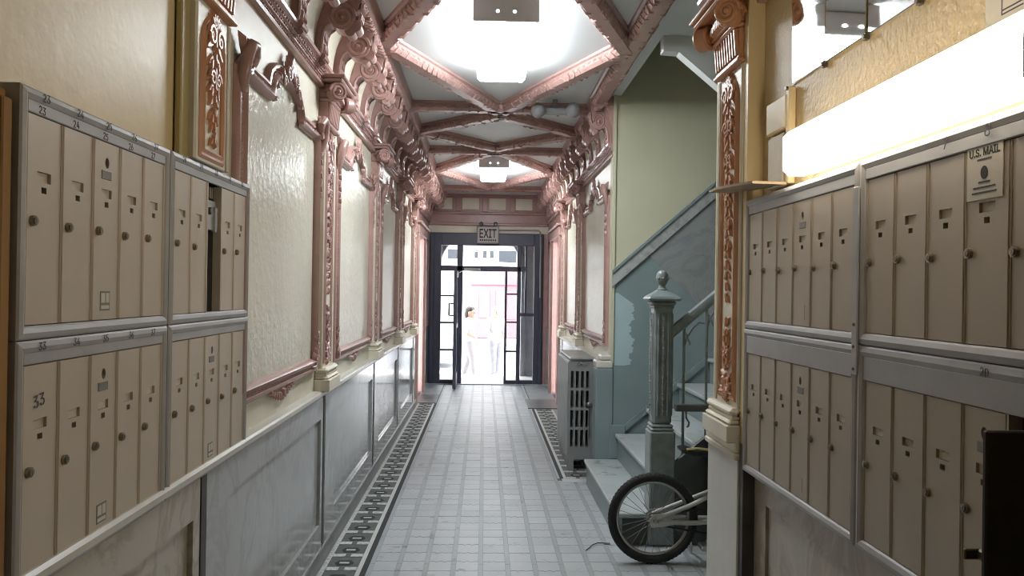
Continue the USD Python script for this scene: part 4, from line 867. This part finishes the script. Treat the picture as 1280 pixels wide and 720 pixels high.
for a, b, z0, z1 in [(-.2, .25, .35, 1.5), (.5, 1.4, .3, 1.5)]: part(fb, 'shop_window', cb(a, b, 33.87, 33.9, z0, z1, .01), 'facade_red')
for a, b, z0, z1 in [(.62, 1.36, 2.72, 3.22), (-1.55, -1.1, 2.85, 3.25), (-.42, -.28, 2.9, 3.15), (-.06, .08, 2.9, 3.2), (.24, .38, 2.9, 3.2), (-2.4, -1.9, 1.0, 2.2), (2.2, 3.2, 1.0, 2.2), (1.9, 2.6, 2.7, 3.3), (-3.6, -2.9, 2.7, 3.3)]:
    part(fb, 'window', cb(a, b, 33.95, 34.0, z0, z1, .01), 'facade_window'); part(fb, 'sill', cb(a - .05, b + .05, 33.9, 34.0, z0 - .06, z0, .01), 'facade_white')
car = thing('parked_car', 'pale car parked at the kerb beyond the entrance', 'car', loc=(-3.0, 22.0, -.64))
cp = [(-2.1, .28), (-2.15, .55), (-2.05, .78), (-1.35, .88), (-.85, 1.32), (-.4, 1.42), (.75, 1.42), (1.35, 1.0), (1.95, .9), (2.12, .7), (2.15, .32)]
body = sg.Polygon(cp)
for x in (-1.3, 1.3): body = body.difference(sg.Point(x, .30).buffer(.36, 12))
part(car, 'body', perm(ext(body, 1.6), (0, 2, 1)).apply_translation([0, 0, 0]), 'car_white', 30)
part(car, 'side_window', cat_([perm(ext(sg.Polygon(w), .01), (0, 2, 1)).apply_translation([0, -.008, 0]) for w in ([(-1.15, .92), (-.8, 1.28), (-.1, 1.34), (-.1, .92)], [(0, .92), (0, 1.34), (.7, 1.34), (1.15, 1.0), (1.15, .92)])]), 'car_glass', False)
for x in (-1.3, 1.3):
    for y in (.02, 1.40): part(car, 'wheel', cat_([rot(tr(trimesh.creation.cylinder(.31, .18, sections=24), 0, 0, 0), 90, (1, 0, 0)).apply_translation([x, y + .09, .311]), rot(trimesh.creation.cylinder(.17, .2, sections=16), 90, (1, 0, 0)).apply_translation([x, y + .09, .311])]), 'tyre')
part(car, 'bumper', cat_([cb(-2.2, -2.08, .1, 1.5, .3, .5, .02), cb(2.08, 2.2, .1, 1.5, .3, .5, .02)]), 'grey_plastic')

# ---- people on the pavement
def sph(p, r):
    return manifold3d.Manifold.sphere(r, 14).translate([float(x) for x in p])
def bones(J, B, seg=.02, grow=0.0, smooth=6):
    ms = [manifold3d.Manifold.batch_hull([sph(J[a][0], J[a][1] + grow), sph(J[b][0], J[b][1] + grow)]) for a, b in B]
    m = manifold3d.Manifold.batch_boolean(ms, manifold3d.OpType.Add).refine_to_length(seg); q = m.to_mesh()
    t = trimesh.Trimesh(q.vert_properties[:, :3], q.tri_verts, process=True); trimesh.smoothing.filter_taubin(t, iterations=smooth); return t
def person(label, loc, turn, skin, hair, top, legs, stride, arm, long_hair):
    u = thing('person', label, 'person', loc=loc); x = UsdGeom.Xform.Get(stage, u); x.AddRotateZOp().Set(turn)
    s = stride
    J = {'head': ((0, -.02, 1.50), .085), 'skull': ((0, .01, 1.535), .088), 'chin': ((0, -.055, 1.44), .045), 'neck': ((0, .01, 1.38), .052), 'chest': ((0, .01, 1.22), .125), 'chl': ((-.07, .01, 1.25), .105), 'chr': ((.07, .01, 1.25), .105), 'waist': ((0, 0, 1.02), .112), 'hl': ((-.075, 0, .88), .108), 'hr': ((.075, 0, .88), .108),
         'sl': ((-.17, .01, 1.32), .055), 'sr': ((.17, .01, 1.32), .055), 'el': ((-.22, .03 - arm * .4, 1.06), .042), 'er': ((.22, .03 + arm * .1, 1.06), .042), 'wl': ((-.20, -.10 - arm, .95 + arm * .6), .029), 'wr': ((.21, -.04 - arm * .3, .84 + arm * .2), .029),
         'kl': ((-.085, -.02 - s * .5, .47), .062), 'kr': ((.085, -.02 + s * .5, .47), .062), 'al': ((-.09, .02 - s, .09), .042), 'ar': ((.09, .02 + s, .09), .042), 'tl': ((-.095, -.13 - s, .032), .032), 'tr': ((.095, -.13 + s, .032), .032), 'hel': ((-.09, .05 - s, .036), .034), 'her': ((.09, .05 + s, .036), .034)}
    B = [('head', 'skull'), ('head', 'chin'), ('neck', 'skull'), ('neck', 'chest'), ('neck', 'sl'), ('neck', 'sr'), ('chest', 'chl'), ('chest', 'chr'), ('chl', 'sl'), ('chr', 'sr'), ('chest', 'waist'), ('chl', 'waist'), ('chr', 'waist'), ('waist', 'hl'), ('waist', 'hr'), ('hl', 'hr'), ('sl', 'el'), ('sr', 'er'), ('el', 'wl'), ('er', 'wr'), ('hl', 'kl'), ('hr', 'kr'), ('kl', 'al'), ('kr', 'ar'), ('al', 'tl'), ('ar', 'tr'), ('al', 'hel'), ('ar', 'her')]
    for sd, w in (('l', 'wl'), ('r', 'wr')):
        wp = np.array(J[w][0]); ep = np.array(J['e' + sd][0]); d = (wp - ep) / np.linalg.norm(wp - ep); ac = np.array([1.0, 0, 0]); k = -1 if sd == 'r' else 1
        J['p' + sd] = (tuple(wp + d * .05), .024); B.append((w, 'p' + sd))
        for q in range(4):
            o = wp + d * .075 + ac * (q - 1.5) * .017; ln = (.062, .072, .068, .052)[q]; m1 = o + d * ln * .5 + np.array([0, -.006, 0]); e = o + d * ln + np.array([0, -.022, -.004])
            J[f'f{sd}{q}'] = (tuple(o), .0085); J[f'g{sd}{q}'] = (tuple(m1), .008); J[f'h{sd}{q}'] = (tuple(e), .0075); B += [('p' + sd, f'f{sd}{q}'), (f'f{sd}{q}', f'g{sd}{q}'), (f'g{sd}{q}', f'h{sd}{q}')]
        J['t0' + sd] = (tuple(wp + d * .03 + ac * k * .022), .010); J['t1' + sd] = (tuple(wp + d * .075 + ac * k * .045 + np.array([0, -.012, 0])), .0085); B += [('p' + sd, 't0' + sd), ('t0' + sd, 't1' + sd)]
    J['nose'] = ((0, -.118, 1.49), .012); J['brow'] = ((0, -.098, 1.52), .014); J['earl'] = ((-.088, 0, 1.49), .016); J['earr'] = ((.088, 0, 1.49), .016)
    B += [('nose', 'brow'), ('earl', 'head'), ('earr', 'head')]
    part(u, 'body', bones(J, B, .016), skin, True)
    T = [b for b in B if set(b) <= {'chest', 'chl', 'chr', 'waist', 'sl', 'sr', 'el', 'er', 'hl', 'hr'}]
    part(u, 'shirt', bones(J, T, .03, .014), top, True)
    L = [b for b in B if set(b) <= {'hl', 'hr', 'kl', 'kr', 'al', 'ar', 'waist'} and b != ('waist', 'waist')]
    part(u, 'trousers', bones(J, L, .03, .012), legs, True)
    part(u, 'shoes', bones(J, [('hel', 'tl'), ('her', 'tr')], .03, .008, 3), 'shoe_dark', True)
    H = dict(h0=((0, .025, 1.555), .093), h1=((0, .05, 1.48), .082), h2=((0, .06, 1.36), .06), h3=((-.05, -.03, 1.585), .05), h4=((.05, -.03, 1.585), .05))
    part(u, 'hair', bones(H, [('h0', 'h1'), ('h0', 'h3'), ('h0', 'h4')] + ([('h1', 'h2')] if long_hair else []), .025), hair, True)
    part(u, 'eyes', cat_([tr(trimesh.creation.icosphere(1, .011), x, -.099, 1.503) for x in (-.032, .032)]), 'ink', True)
    part(u, 'mouth', cb(-.022, .022, -.104, -.094, 1.447, 1.454, .002), 'facade_red')
person('pedestrian with dark hair in a pale top walking past the entrance', (-.30, 18.0, -.498), 70, 'skin', 'hair_dark', 'cloth_white', 'cloth_beige', .16, .05, True)
person('pedestrian with light hair and white shirt, right one outside the door', (.28, 18.4, -.498), 25, 'skin_pale', 'hair_grey', 'cloth_white', 'cloth_grey', .10, .10, False)
